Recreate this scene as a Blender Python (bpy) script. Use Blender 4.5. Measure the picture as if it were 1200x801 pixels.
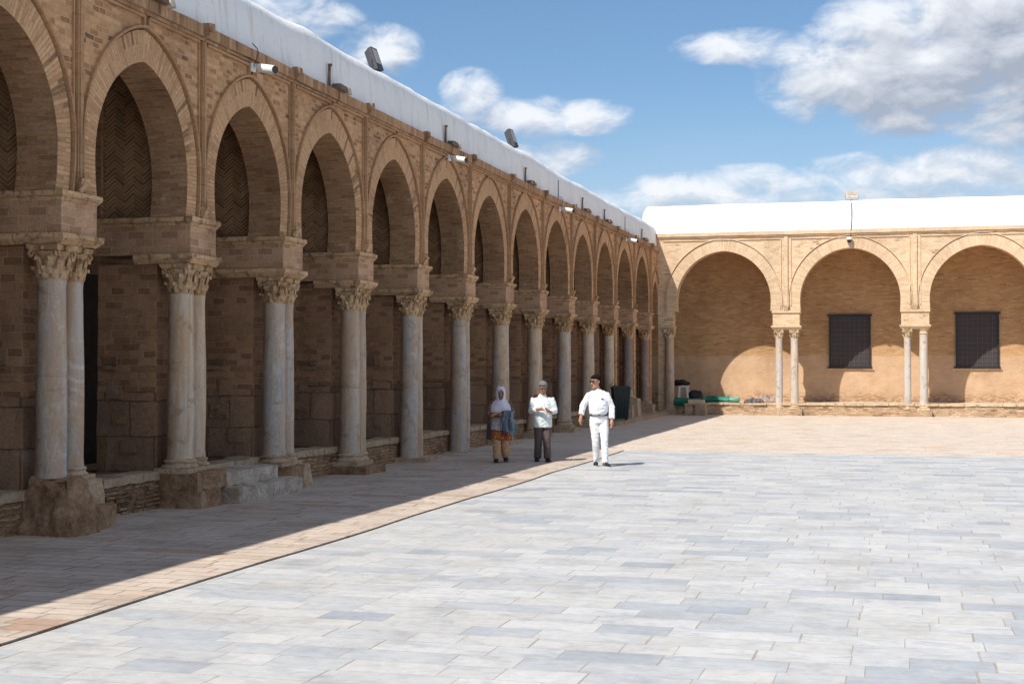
import bpy, bmesh, math, random
from mathutils import Vector, Matrix, noise as mnoise
R = math.radians
random.seed(7)
for o in list(bpy.data.objects): bpy.data.objects.remove(o)
scn = bpy.context.scene
COL = scn.collection

# ------------------------------------------------------------------ camera
CAM_H = 2.0
cd = bpy.data.cameras.new('camera'); cam = bpy.data.objects.new('camera', cd); COL.objects.link(cam)
cam.location = (0, 0, CAM_H)
cd.sensor_width = 36; cd.lens = 50; cd.clip_start = 0.1; cd.clip_end = 3000
cam.rotation_euler = (R(90 + 0.945), 0, R(15.27))
scn.camera = cam

# ------------------------------------------------------------------ sun direction: light travels (+.37, +.72, -1)
LX, LY = 0.37, 0.72
sun_el = math.atan2(1, math.hypot(LX, LY)); sun_az = math.atan2(-LX, -LY)
sd = bpy.data.lights.new('sun', 'SUN'); sun = bpy.data.objects.new('sun', sd); COL.objects.link(sun)
sd.energy = 4.9; sd.angle = R(0.53); sd.color = (1.0, 0.955, 0.89)
sun.rotation_euler = Vector((LX, LY, -1)).to_track_quat('-Z', 'Y').to_euler()
sun.location = (-20, -30, 60)
scn.view_settings.view_transform = 'Standard'; scn.view_settings.look = 'None'
scn.view_settings.exposure = 0.16; scn.view_settings.gamma = 1
scn.view_settings.use_curve_mapping = False

# ------------------------------------------------------------------ node helper
class N:
    def __init__(s, tree): s.t = tree; s.n = tree.nodes; s.l = tree.links
    def node(s, typ, **kw):
        nd = s.n.new(typ)
        for k, v in kw.items(): setattr(nd, k, v)
        return nd
    def put(s, sock, v):
        if v is None: return
        if isinstance(v, bpy.types.NodeSocket): s.l.new(v, sock)
        else:
            if hasattr(sock, 'default_value'):
                try: sock.default_value = v
                except Exception: sock.default_value = (v[0], v[1], v[2], 1.0) if len(v) == 3 else v
    def m(s, op, a, b=None, c=None, clamp=False):
        nd = s.node('ShaderNodeMath', operation=op); nd.use_clamp = clamp
        s.put(nd.inputs[0], a); s.put(nd.inputs[1], b)
        if c is not None: s.put(nd.inputs[2], c)
        return nd.outputs[0]
    def sep(s, v):
        nd = s.node('ShaderNodeSeparateXYZ'); s.put(nd.inputs[0], v); return nd.outputs
    def comb(s, x=0, y=0, z=0):
        nd = s.node('ShaderNodeCombineXYZ'); s.put(nd.inputs[0], x); s.put(nd.inputs[1], y); s.put(nd.inputs[2], z); return nd.outputs[0]
    def vm(s, op, a, b=None):
        nd = s.node('ShaderNodeVectorMath', operation=op); s.put(nd.inputs[0], a)
        if b is not None:
            if op == 'SCALE': s.put(nd.inputs[3], b)
            else: s.put(nd.inputs[1], b)
        return nd.outputs[0]
    def noise(s, vec, scale, detail=4, rough=0.55, dist=0.0, color=False):
        nd = s.node('ShaderNodeTexNoise'); s.put(nd.inputs['Vector'], vec)
        nd.inputs['Scale'].default_value = scale; nd.inputs['Detail'].default_value = detail
        nd.inputs['Roughness'].default_value = rough; nd.inputs['Distortion'].default_value = dist
        return nd.outputs[1 if color else 0]
    def white(s, vec):
        nd = s.node('ShaderNodeTexWhiteNoise', noise_dimensions='3D'); s.put(nd.inputs['Vector'], vec); return nd.outputs[0]
    def ss(s, v, a, b, lo=0.0, hi=1.0):
        nd = s.node('ShaderNodeMapRange', interpolation_type='SMOOTHSTEP'); s.put(nd.inputs[0], v)
        for i, x in enumerate((a, b, lo, hi)): s.put(nd.inputs[i+1], x)
        return nd.outputs[0]
    def ramp(s, fac, stops, interp='LINEAR'):
        nd = s.node('ShaderNodeValToRGB'); cr = nd.color_ramp; cr.interpolation = interp
        while len(cr.elements) > 1: cr.elements.remove(cr.elements[-1])
        cr.elements[0].position = stops[0][0]; cr.elements[0].color = (*stops[0][1], 1)
        for p, c in stops[1:]:
            e = cr.elements.new(p); e.color = (*c, 1)
        s.put(nd.inputs[0], fac); return nd.outputs[0]
    def mix(s, fac, a, b, blend='MIX'):
        nd = s.node('ShaderNodeMix', data_type='RGBA', blend_type=blend)
        s.put(nd.inputs[0], fac); s.put(nd.inputs[6], a); s.put(nd.inputs[7], b); return nd.outputs[2]
    def pos(s): return s.node('ShaderNodeNewGeometry').outputs['Position']
    def uv(s): return s.node('ShaderNodeTexCoord').outputs['UV']
    def bump(s, h, strength=0.5, dist=0.02, normal=None):
        nd = s.node('ShaderNodeBump'); nd.inputs['Strength'].default_value = strength; nd.inputs['Distance'].default_value = dist
        s.put(nd.inputs['Height'], h)
        if normal is not None: s.put(nd.inputs['Normal'], normal)
        return nd.outputs[0]

def mat(name, fn, rough=0.85, spec=0.3, metallic=0.0):
    m = bpy.data.materials.new(name); m.use_nodes = True
    t = N(m.node_tree); t.n.clear()
    out = t.node('ShaderNodeOutputMaterial'); b = t.node('ShaderNodeBsdfPrincipled')
    t.l.new(b.outputs[0], out.inputs[0])
    b.inputs['Roughness'].default_value = rough; b.inputs['Specular IOR Level'].default_value = spec
    b.inputs['Metallic'].default_value = metallic
    r = fn(t)
    if not isinstance(r, tuple): r = (r,)
    t.put(b.inputs['Base Color'], r[0])
    if len(r) > 1 and r[1] is not None: t.put(b.inputs['Normal'], r[1])
    if len(r) > 2 and r[2] is not None: t.put(b.inputs['Roughness'], r[2])
    return m

def plain(name, c, rough=0.7, spec=0.3, var=0.12, metallic=0.0, nscale=8.0, bump=0.0):
    def fn(t):
        n = t.noise(t.pos(), nscale, 5)
        lo = tuple(x*(1-var*1.5) for x in c); hi = tuple(min(1, x*(1+var*1.5)) for x in c)
        return t.ramp(n, [(0.25, lo), (0.75, hi)]), (t.bump(t.noise(t.pos(), nscale*3, 4), bump, 0.01) if bump else None)
    return mat(name, fn, rough, spec, metallic)

# ------------------------------------------------------------------ world: sky + clouds
w = bpy.data.worlds.new('World'); scn.world = w; w.use_nodes = True
t = N(w.node_tree); t.n.clear()
wout = t.node('ShaderNodeOutputWorld'); bg = t.node('ShaderNodeBackground'); t.l.new(bg.outputs[0], wout.inputs[0])
sky = t.node('ShaderNodeTexSky', sky_type='NISHITA'); sky.sun_disc = False
sky.sun_elevation = sun_el; sky.sun_rotation = sun_az % (2*math.pi); sky.altitude = 100; sky.air_density = 1.0; sky.dust_density = 0.6; sky.ozone_density = 1.6
D = t.node('ShaderNodeTexCoord').outputs['Generated']
dx, dy, dz = t.sep(D)
az = t.m('MULTIPLY', t.m('ARCTAN2', dx, dy), 180/math.pi)
el = t.m('MULTIPLY', t.m('ARCSINE', dz), 180/math.pi)
# cloud banks: azimuth, elevation, half sizes (degrees), weight
BLOBS = [(0.6, 11.2, 5.2, 1.7, 1.15), (3.6, 12.6, 3.4, 3.0, 1.15), (-2.6, 10.9, 2.3, 0.9, 0.9), (-1.0, 13.0, 2.3, 1.1, 0.85),
         (-6.0, 12.5, 2.6, 0.55, 0.72), (-4.2, 12.2, 1.8, 0.6, 0.7), (0.15, 9.55, 2.3, 0.65, 0.85), (1.9, 7.4, 5.6, 0.8, 0.66),
         (4.6, 8.8, 2.0, 0.5, 0.7), (-8.4, 6.9, 3.4, 0.6, 0.66), (-11.0, 6.6, 2.4, 0.5, 0.5), (-16.9, 10.8, 1.2, 0.8, 0.85),
         (-14.8, 9.9, 2.2, 0.7, 0.85), (-12.2, 9.9, 1.7, 0.55, 0.8), (-14.2, 8.3, 2.3, 0.6, 0.6), (-20.5, 12.5, 1.5, 0.8, 0.8),
         (-18.0, 9.0, 2.6, 0.7, 0.5), (-24, 13.8, 2.5, 0.8, 0.6), (12, 14, 5, 2, 0.9), (-40, 16, 7, 2.4, 0.9), (40, 12, 8, 3, 0.9), (20, 8, 6, 1, .8),
         (150, 45, 60, 20, 0.85), (-130, 42, 48, 18, 0.8), (95, 40, 34, 17, 0.85), (60, 62, 110, 9, 0.7), (-5.5, 7.2, 4.0, 0.6, 0.5), (-2.0, 6.4, 6.5, 0.6, 0.6)]  # wide high banks here lie out of view, added to whiten the shade fill
def cloud_density(a, e):
    acc = None
    for ba, be, ra, re_, wt in BLOBS:
        u = t.m('DIVIDE', t.m('SUBTRACT', a, ba), ra*1.25); v = t.m('DIVIDE', t.m('SUBTRACT', e, be), re_*1.45)
        q = t.m('SUBTRACT', 1.0, t.m('ADD', t.m('MULTIPLY', u, u), t.m('MULTIPLY', v, v)))
        q = t.m('MULTIPLY', t.m('MAXIMUM', q, 0.0), wt)
        acc = q if acc is None else t.m('MAXIMUM', acc, q)
    n = t.noise(t.comb(t.m('MULTIPLY', a, 0.30), t.m('MULTIPLY', e, 0.52), 3.7), 1.7, 10, 0.60, 0.35)
    return t.m('ADD', t.m('MULTIPLY', acc, 1.0), t.m('MULTIPLY', t.m('SUBTRACT', n, 0.5), 2.0)), acc
d0, a0 = cloud_density(az, el)
d1, a1 = cloud_density(t.m('ADD', az, -0.35), t.m('ADD', el, 0.55))
mask = t.m('MULTIPLY', t.ss(d0, -0.05, 0.90), t.ss(a0, 0.0, 0.18))
d2, a2 = cloud_density(t.m('ADD', az, -0.3), t.m('ADD', el, 1.5))
lit = t.m('ADD', t.m('SUBTRACT', 0.78, t.m('MULTIPLY', a2, 0.50)), t.m('MULTIPLY', t.m('SUBTRACT', d0, d1), 0.75), clamp=True)
ccol = t.mix(lit, (3.7, 4.1, 4.9, 1), (8.6, 8.8, 9.2, 1))
haze = t.m('MULTIPLY', t.ss(el, 11.5, 4.0), t.m('MULTIPLY', t.noise(t.comb(t.m('MULTIPLY', az, 0.10), t.m('MULTIPLY', el, 0.35), 9.0), 1.0, 5), 0.75))
skyc = t.mix(1.0, sky.outputs[0], (0.85, 1.01, 1.13, 1), 'MULTIPLY')
skyc = t.mix(haze, skyc, (5.2, 5.9, 7.2, 1))
skyc = t.mix(t.m('MULTIPLY', mask, 0.93), skyc, ccol)
t.l.new(skyc, bg.inputs[0]); bg.inputs[1].default_value = 0.10

# ------------------------------------------------------------------ materials
def brick_mat(name, bw, rh, cols, mortar, msize=0.012, bump=0.6, warp=0.02, dark=(0.10, 0.07, 0.05), darkp=0.0, stain=0.5, squash=1.0, pale=None, lichen=None):
    def fn(t):
        P = t.pos(); U = t.uv()
        wv = t.vm('SCALE', t.vm('SUBTRACT', t.noise(P, 2.3, 3, color=True), (0.5, 0.5, 0.5)), warp*2)
        wv2 = t.vm('SCALE', t.vm('SUBTRACT', t.noise(P, 14, 2, color=True), (0.5, 0.5, 0.5)), warp*0.6)
        V = t.vm('ADD', t.vm('ADD', U, wv), wv2)
        br = t.node('ShaderNodeTexBrick'); t.put(br.inputs['Vector'], V)
        br.offset = 0.5; br.squash = squash; br.squash_frequency = 3
        br.inputs['Color1'].default_value = (0, 0, 0, 1); br.inputs['Color2'].default_value = (1, 1, 1, 1); br.inputs['Mortar'].default_value = (0.5, 0.5, 0.5, 1)
        br.inputs['Scale'].default_value = 1; br.inputs['Mortar Size'].default_value = msize; br.inputs['Mortar Smooth'].default_value = 0.35
        br.inputs['Bias'].default_value = 0; br.inputs['Brick Width'].default_value = bw; br.inputs['Row Height'].default_value = rh
        rnd = br.outputs[0]; fac = br.outputs[1]
        k = len(cols)
        c = t.ramp(rnd, [((i)/(k-1)*0.98 + 0.01, cols[i]) for i in range(k)])
        if darkp > 0: c = t.mix(t.m('MULTIPLY', t.ss(rnd, 1-darkp, 1-darkp+0.04), t.ss(t.noise(P, 1.3, 2), 0.42, 0.6)), c, (*dark, 1))
        fine = t.noise(P, 22, 6, 0.65)
        c = t.mix(0.75, c, t.ramp(fine, [(0.3, (0.62, 0.60, 0.58)), (0.5, (1, 1, 1)), (0.72, (1.18, 1.14, 1.08))]), 'MULTIPLY')
        mfac = t.m('MULTIPLY', fac, t.ss(t.noise(P, 5, 4), 0.30, 0.62, 0.25, 1.0))
        c = t.mix(mfac, c, (*mortar, 1))
        big = t.noise(t.vm('MULTIPLY', P, (1.0, 1.0, 0.55)), 0.9, 6, 0.6)
        c = t.mix(stain, c, t.ramp(big, [(0.28, (0.60, 0.57, 0.54)), (0.5, (1, 1, 1)), (0.72, (1.2, 1.16, 1.1))]), 'MULTIPLY')
        if pale: c = t.mix(t.m('MULTIPLY', t.ss(t.noise(P, 1.7, 6, 0.7), 0.60, 0.70), pale[3]), c, (*pale[:3], 1))
        if lichen:
            s = t.noise(P, 7.0, 6, 0.7)
            c = t.mix(t.m('MULTIPLY', t.ss(s, 0.50, 0.60), lichen), c, (0.035, 0.03, 0.026, 1))
        h = t.m('ADD', t.m('MULTIPLY', t.m('SUBTRACT', 1.0, fac), 1.0), t.m('ADD', t.m('MULTIPLY', fine, 0.9), t.m('MULTIPLY', rnd, 0.35)))
        return c, t.bump(h, bump, 0.02)
    return mat(name, fn, 0.92, 0.15)

BR = [(0.33, 0.168, 0.082), (0.53, 0.292, 0.150), (0.65, 0.385, 0.205), (0.42, 0.225, 0.110)]
M = {}
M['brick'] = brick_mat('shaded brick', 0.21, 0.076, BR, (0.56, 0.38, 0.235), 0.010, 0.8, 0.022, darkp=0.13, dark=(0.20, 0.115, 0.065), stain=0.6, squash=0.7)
M['ribstone'] = brick_mat('moulded brick rib', 0.6, 0.24, [(0.40, 0.23, 0.125), (0.48, 0.29, 0.16)], (0.30, 0.17, 0.09), 0.004, 0.6, 0.01, stain=0.6)
M['blockwork'] = brick_mat('dressed blocks', 0.26, 0.105, [(0.36, 0.205, 0.12), (0.47, 0.28, 0.17), (0.55, 0.335, 0.21)], (0.58, 0.41, 0.265), 0.010, 0.7, 0.02, darkp=0.0, stain=0.6)
M['voussoir'] = brick_mat('voussoir brick', 0.42, 0.056, [(0.45, 0.260, 0.14), (0.55, 0.328, 0.18), (0.62, 0.385, 0.22), (0.49, 0.288, 0.158)], (0.36, 0.21, 0.12), 0.006, 0.6, 0.012, darkp=0.14, dark=(0.25, 0.145, 0.08), stain=0.45)
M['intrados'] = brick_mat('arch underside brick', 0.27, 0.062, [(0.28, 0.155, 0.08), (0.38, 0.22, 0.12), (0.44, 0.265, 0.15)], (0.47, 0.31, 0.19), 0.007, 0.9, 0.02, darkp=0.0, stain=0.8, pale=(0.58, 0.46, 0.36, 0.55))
M['moulding'] = brick_mat('impost stone', 0.55, 0.4, [(0.52, 0.33, 0.185), (0.62, 0.41, 0.245), (0.58, 0.36, 0.195)], (0.33, 0.20, 0.11), 0.008, 0.6, 0.01, stain=0.7, lichen=0.55)
M['coping'] = brick_mat('soldier course', 0.10, 0.30, [(0.31, 0.18, 0.10), (0.47, 0.28, 0.16), (0.54, 0.34, 0.20)], (0.38, 0.23, 0.13), 0.012, 0.9, 0.02, darkp=0.2, dark=(0.17, 0.10, 0.06), stain=0.6)
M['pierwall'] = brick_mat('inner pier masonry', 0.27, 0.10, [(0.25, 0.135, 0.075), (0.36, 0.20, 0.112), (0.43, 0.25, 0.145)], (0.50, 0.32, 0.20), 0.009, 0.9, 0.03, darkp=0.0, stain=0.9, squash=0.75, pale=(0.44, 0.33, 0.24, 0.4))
M['lowmasonry'] = brick_mat('big reused blocks', 0.78, 0.50, [(0.22, 0.13, 0.08), (0.35, 0.215, 0.135), (0.29, 0.19, 0.13), (0.28, 0.14, 0.08)], (0.13, 0.08, 0.05), 0.010, 0.9, 0.04, stain=1.0, pale=(0.40, 0.36, 0.32, 0.5))
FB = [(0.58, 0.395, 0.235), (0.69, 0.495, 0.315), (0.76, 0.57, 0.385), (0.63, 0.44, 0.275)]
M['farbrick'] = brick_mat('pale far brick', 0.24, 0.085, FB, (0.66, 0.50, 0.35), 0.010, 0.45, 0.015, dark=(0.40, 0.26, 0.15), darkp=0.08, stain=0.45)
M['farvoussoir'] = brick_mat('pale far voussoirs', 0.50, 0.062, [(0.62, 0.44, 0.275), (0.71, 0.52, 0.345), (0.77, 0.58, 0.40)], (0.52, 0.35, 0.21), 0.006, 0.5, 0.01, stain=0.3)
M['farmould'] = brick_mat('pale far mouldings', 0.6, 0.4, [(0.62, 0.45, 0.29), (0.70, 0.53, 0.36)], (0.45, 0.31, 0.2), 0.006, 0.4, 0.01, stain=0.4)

def backwall(t):
    P = t.pos(); x, y, z = t.sep(P)
    U = t.vm('ADD', t.uv(), t.vm('SCALE', t.noise(P, 3, 2, color=True), 0.02))
    br = t.node('ShaderNodeTexBrick'); t.put(br.inputs['Vector'], U); br.offset = 0.5
    br.inputs['Color1'].default_value = (0, 0, 0, 1); br.inputs['Color2'].default_value = (1, 1, 1, 1); br.inputs['Mortar'].default_value = (0.5, 0.5, 0.5, 1)
    br.inputs['Scale'].default_value = 1; br.inputs['Mortar Size'].default_value = 0.009; br.inputs['Brick Width'].default_value = 0.27; br.inputs['Row Height'].default_value = 0.075
    c = t.ramp(br.outputs[0], [(0.0, (0.44, 0.26, 0.13)), (0.6, (0.52, 0.325, 0.17)), (0.85, (0.58, 0.37, 0.20)), (1.0, (0.37, 0.20, 0.095))])
    holes = t.ss(t.noise(t.vm('MULTIPLY', P, (1.0, 1, 3.6)), 5.5, 5, 0.72), 0.60, 0.67)
    c = t.mix(t.m('MULTIPLY', holes, 0.6), c, (0.24, 0.14, 0.08, 1))
    zz = t.m('ADD', z, t.m('MULTIPLY', t.noise(P, 0.8, 5), 0.35))
    plaster = t.ss(zz, 2.62, 2.50)
    pc = t.ramp(t.noise(P, 2.2, 6), [(0.3, (0.55, 0.365, 0.23)), (0.7, (0.66, 0.465, 0.305))])
    c = t.mix(t.m('MULTIPLY', plaster, 0.75), c, pc)
    low = t.m('MULTIPLY', t.ss(t.m('ADD', z, t.m('MULTIPLY', t.noise(P, 1.6, 4), 0.8)), 1.35, 0.95), t.ss(t.noise(t.vm('MULTIPLY', P, (1, 1, 3)), 5, 5, 0.7), 0.46, 0.56))
    c = t.mix(t.m('MULTIPLY', low, 0.8), c, (0.33, 0.19, 0.11, 1))
    damp = t.noise(t.vm('MULTIPLY', P, (0.8, 1, 0.5)), 1.0, 7, 0.68)
    c = t.mix(0.75, c, t.ramp(damp, [(0.30, (0.72, 0.68, 0.64)), (0.5, (1, 1, 1)), (0.70, (1.12, 1.10, 1.08))]), 'MULTIPLY')
    h = t.m('ADD', t.m('SUBTRACT', 1.0, br.outputs[1]), t.m('MULTIPLY', t.m('ADD', holes, low), -2.5))
    h = t.m('ADD', h, t.m('MULTIPLY', t.noise(P, 25, 4), 0.7))
    return c, t.bump(h, 0.45, 0.02)
M['backwall'] = mat('far back wall', backwall, 0.92, 0.12)

def herring(t):
    P = t.pos(); u, v, _ = t.sep(t.uv())
    wob = t.m('MULTIPLY', t.m('SUBTRACT', t.noise(P, 6, 3), 0.5), 0.03)
    zig = t.m('MULTIPLY', t.m('PINGPONG', t.m('ADD', u, wob), 0.15), 0.8)
    s = t.m('DIVIDE', t.m('ADD', t.m('ADD', v, zig), wob), 0.062)
    fr = t.m('FRACT', s); idn = t.m('FLOOR', s)
    seg = t.m('FLOOR', t.m('DIVIDE', u, 0.15))
    rnd = t.white(t.comb(idn, seg, 1.0))
    line = t.m('MAXIMUM', t.ss(fr, 0.30, 0.12), 0.0)
    c = t.ramp(rnd, [(0, (0.20, 0.11, 0.055)), (0.6, (0.30, 0.17, 0.09)), (1, (0.36, 0.215, 0.12))])
    c = t.mix(t.m('MULTIPLY', line, 1.0), c, (0.54, 0.37, 0.22, 1))
    c = t.mix(0.7, c, t.ramp(t.noise(P, 2.0, 6), [(0.3, (0.6, 0.58, 0.56)), (0.7, (1.15, 1.1, 1.05))]), 'MULTIPLY')
    return c, t.bump(line, 0.8, -0.015)
M['herring'] = mat('herringbone brick', herring, 0.95, 0.1)

def whitewash(t):
    P = t.pos()
    n = t.noise(P, 1.1, 7, 0.65); f = t.noise(P, 9, 6, 0.7)
    c = t.ramp(n, [(0.2, (0.70, 0.70, 0.71)), (0.45, (0.80, 0.80, 0.80)), (0.8, (0.84, 0.835, 0.82))])
    c = t.mix(t.m('MULTIPLY', t.ss(f, 0.56, 0.70), 0.40), c, (0.56, 0.47, 0.39, 1))
    dr = t.noise(t.vm('MULTIPLY', P, (2.0, 2.0, 0.16)), 4, 5, 0.65)
    c = t.mix(t.m('MULTIPLY', t.ss(dr, 0.52, 0.66), 0.45), c, (0.56, 0.50, 0.44, 1))
    return c, t.bump(t.m('ADD', t.m('MULTIPLY', n, 2), f), 0.45, 0.03)
M['whitewash'] = mat('limewash', whitewash, 0.85, 0.15)

def shaft_mat(name, a, b, c3, vein=0.5, band=0.0, tanf=0.75):
    def fn(t):
        P = t.pos(); oi = t.node('ShaderNodeObjectInfo').outputs['Random']
        Q = t.vm('ADD', P, t.comb(t.m('MULTIPLY', oi, 37.0), 0, t.m('MULTIPLY', oi, 11.0)))
        n = t.noise(t.vm('MULTIPLY', Q, (1.6, 1.6, 0.35)), 2.0, 7, 0.62, 0.4)
        c = t.ramp(n, [(0.25, a), (0.48, b), (0.72, c3)])
        f = t.noise(t.vm('MULTIPLY', Q, (3, 3, 0.8)), 5, 8, 0.7, 1.2)
        c = t.mix(t.m('MULTIPLY', t.ss(t.m('ABSOLUTE', t.m('SUBTRACT', f, 0.5)), 0.035, 0.0), vein), c, (0.22, 0.23, 0.26, 1))
        if band:
            x, y, z = t.sep(P)
            wv = t.m('SINE', t.m('MULTIPLY', t.m('ADD', z, t.m('ADD', t.m('MULTIPLY', x, 0.45), t.m('MULTIPLY', t.noise(Q, 2.2, 4), 0.35))), 42.0))
            c = t.mix(t.m('MULTIPLY', t.m('MULTIPLY', t.ss(wv, 0.1, 0.8), band), t.m('MULTIPLY', t.ss(z, 1.35, 1.4), t.ss(z, 2.1, 2.05))), c, (0.62, 0.57, 0.52, 1))
        sp = t.noise(Q, 40, 4, 0.6)
        tan = t.noise(t.vm('MULTIPLY', Q, (4.5, 4.5, 0.5)), 1.4, 7, 0.68, 0.8)
        c = t.mix(t.m('MULTIPLY', t.ss(tan, 0.40, 0.58), tanf), c, (0.47, 0.29, 0.16, 1))
        pat = t.noise(Q, 3.2, 8, 0.75, 0.6)
        c = t.mix(t.m('MULTIPLY', t.ss(pat, 0.53, 0.64), 0.6), c, (0.27, 0.17, 0.10, 1))
        c = t.mix(t.m('MULTIPLY', t.ss(pat, 0.44, 0.36), 0.40), c, (0.62, 0.57, 0.50, 1))
        c = t.mix(0.4, c, t.ramp(sp, [(0.3, (0.84, 0.83, 0.82)), (0.65, (1.06, 1.06, 1.06))]), 'MULTIPLY')
        return c, t.bump(t.m('ADD', sp, t.m('MULTIPLY', f, 1.5)), 0.35, 0.012)
    return mat(name, fn, 0.62, 0.35)
M['shaft'] = [shaft_mat('weathered marble', (0.38, 0.36, 0.345), (0.53, 0.45, 0.37), (0.56, 0.38, 0.23)),
              shaft_mat('grey veined marble', (0.33, 0.325, 0.33), (0.47, 0.43, 0.39), (0.57, 0.46, 0.35), 0.7, tanf=0.65),
              shaft_mat('cream marble', (0.48, 0.44, 0.39), (0.58, 0.48, 0.37), (0.60, 0.43, 0.28), 0.3),
              shaft_mat('banded marble', (0.40, 0.36, 0.33), (0.50, 0.44, 0.38), (0.50, 0.39, 0.30), 0.3, band=0.9)]
M['granite'] = shaft_mat('dark granite', (0.13, 0.12, 0.12), (0.20, 0.17, 0.155), (0.27, 0.21, 0.17), 0.2, tanf=0.3)
M['porphyry'] = shaft_mat('red brown granite', (0.19, 0.125, 0.11), (0.26, 0.17, 0.145), (0.32, 0.22, 0.18), 0.2, tanf=0.3)
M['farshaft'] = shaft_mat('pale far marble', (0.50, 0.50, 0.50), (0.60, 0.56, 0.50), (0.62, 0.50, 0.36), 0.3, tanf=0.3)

def rock(name, a, b, c3, bump=0.9):
    def fn(t):
        P = t.pos(); n = t.noise(P, 2.6, 8, 0.68, 0.5); f = t.noise(P, 16, 8, 0.72)
        c = t.ramp(n, [(0.28, a), (0.5, b), (0.72, c3)])
        c = t.mix(0.8, c, t.ramp(f, [(0.3, (0.55, 0.53, 0.5)), (0.55, (1, 1, 1)), (0.7, (1.25, 1.22, 1.18))]), 'MULTIPLY')
        return c, t.bump(t.m('ADD', t.m('MULTIPLY', n, 1.5), f), bump, 0.035)
    return mat(name, fn, 0.93, 0.15)
M['capital'] = rock('capital stone', (0.30, 0.165, 0.08), (0.58, 0.38, 0.215), (0.70, 0.52, 0.34), 0.8)
M['basestone'] = rock('base stone', (0.32, 0.21, 0.13), (0.52, 0.375, 0.25), (0.60, 0.47, 0.35), 0.7)
M['rock'] = rock('rough pedestal stone', (0.15, 0.080, 0.040), (0.36, 0.215, 0.125), (0.52, 0.37, 0.24), 1.0)
M['rubble'] = brick_mat('rubble brick', 0.21, 0.062, [(0.26, 0.145, 0.08), (0.40, 0.24, 0.14), (0.50, 0.325, 0.20)], (0.22, 0.135, 0.08), 0.018, 1.0, 0.05, darkp=0.1, stain=0.9, pale=(0.5, 0.42, 0.33, 0.5))
M['farrubble'] = brick_mat('far rubble edge', 0.24, 0.07, [(0.42, 0.26, 0.15), (0.60, 0.43, 0.28), (0.68, 0.52, 0.36)], (0.42, 0.28, 0.17), 0.016, 1.0, 0.05, darkp=0.2, dark=(0.26, 0.13, 0.07), stain=0.8, pale=(0.7, 0.6, 0.48, 0.6))
M['copestone'] = rock('pale cope stone', (0.33, 0.225, 0.145), (0.47, 0.345, 0.235), (0.56, 0.45, 0.33), 0.7)
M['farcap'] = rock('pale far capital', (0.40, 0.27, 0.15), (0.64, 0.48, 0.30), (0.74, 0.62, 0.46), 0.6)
M['stepstone'] = rock('worn marble step', (0.30, 0.20, 0.13), (0.52, 0.42, 0.33), (0.74, 0.69, 0.64), 0.9)
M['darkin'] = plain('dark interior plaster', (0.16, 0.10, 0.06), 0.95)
M['galleryshade'] = plain('painted gallery shade', (0.022, 0.014, 0.010), 0.8, 0.2, 0.3)  # near-black colour standing for the deep shade inside the gallery

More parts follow.
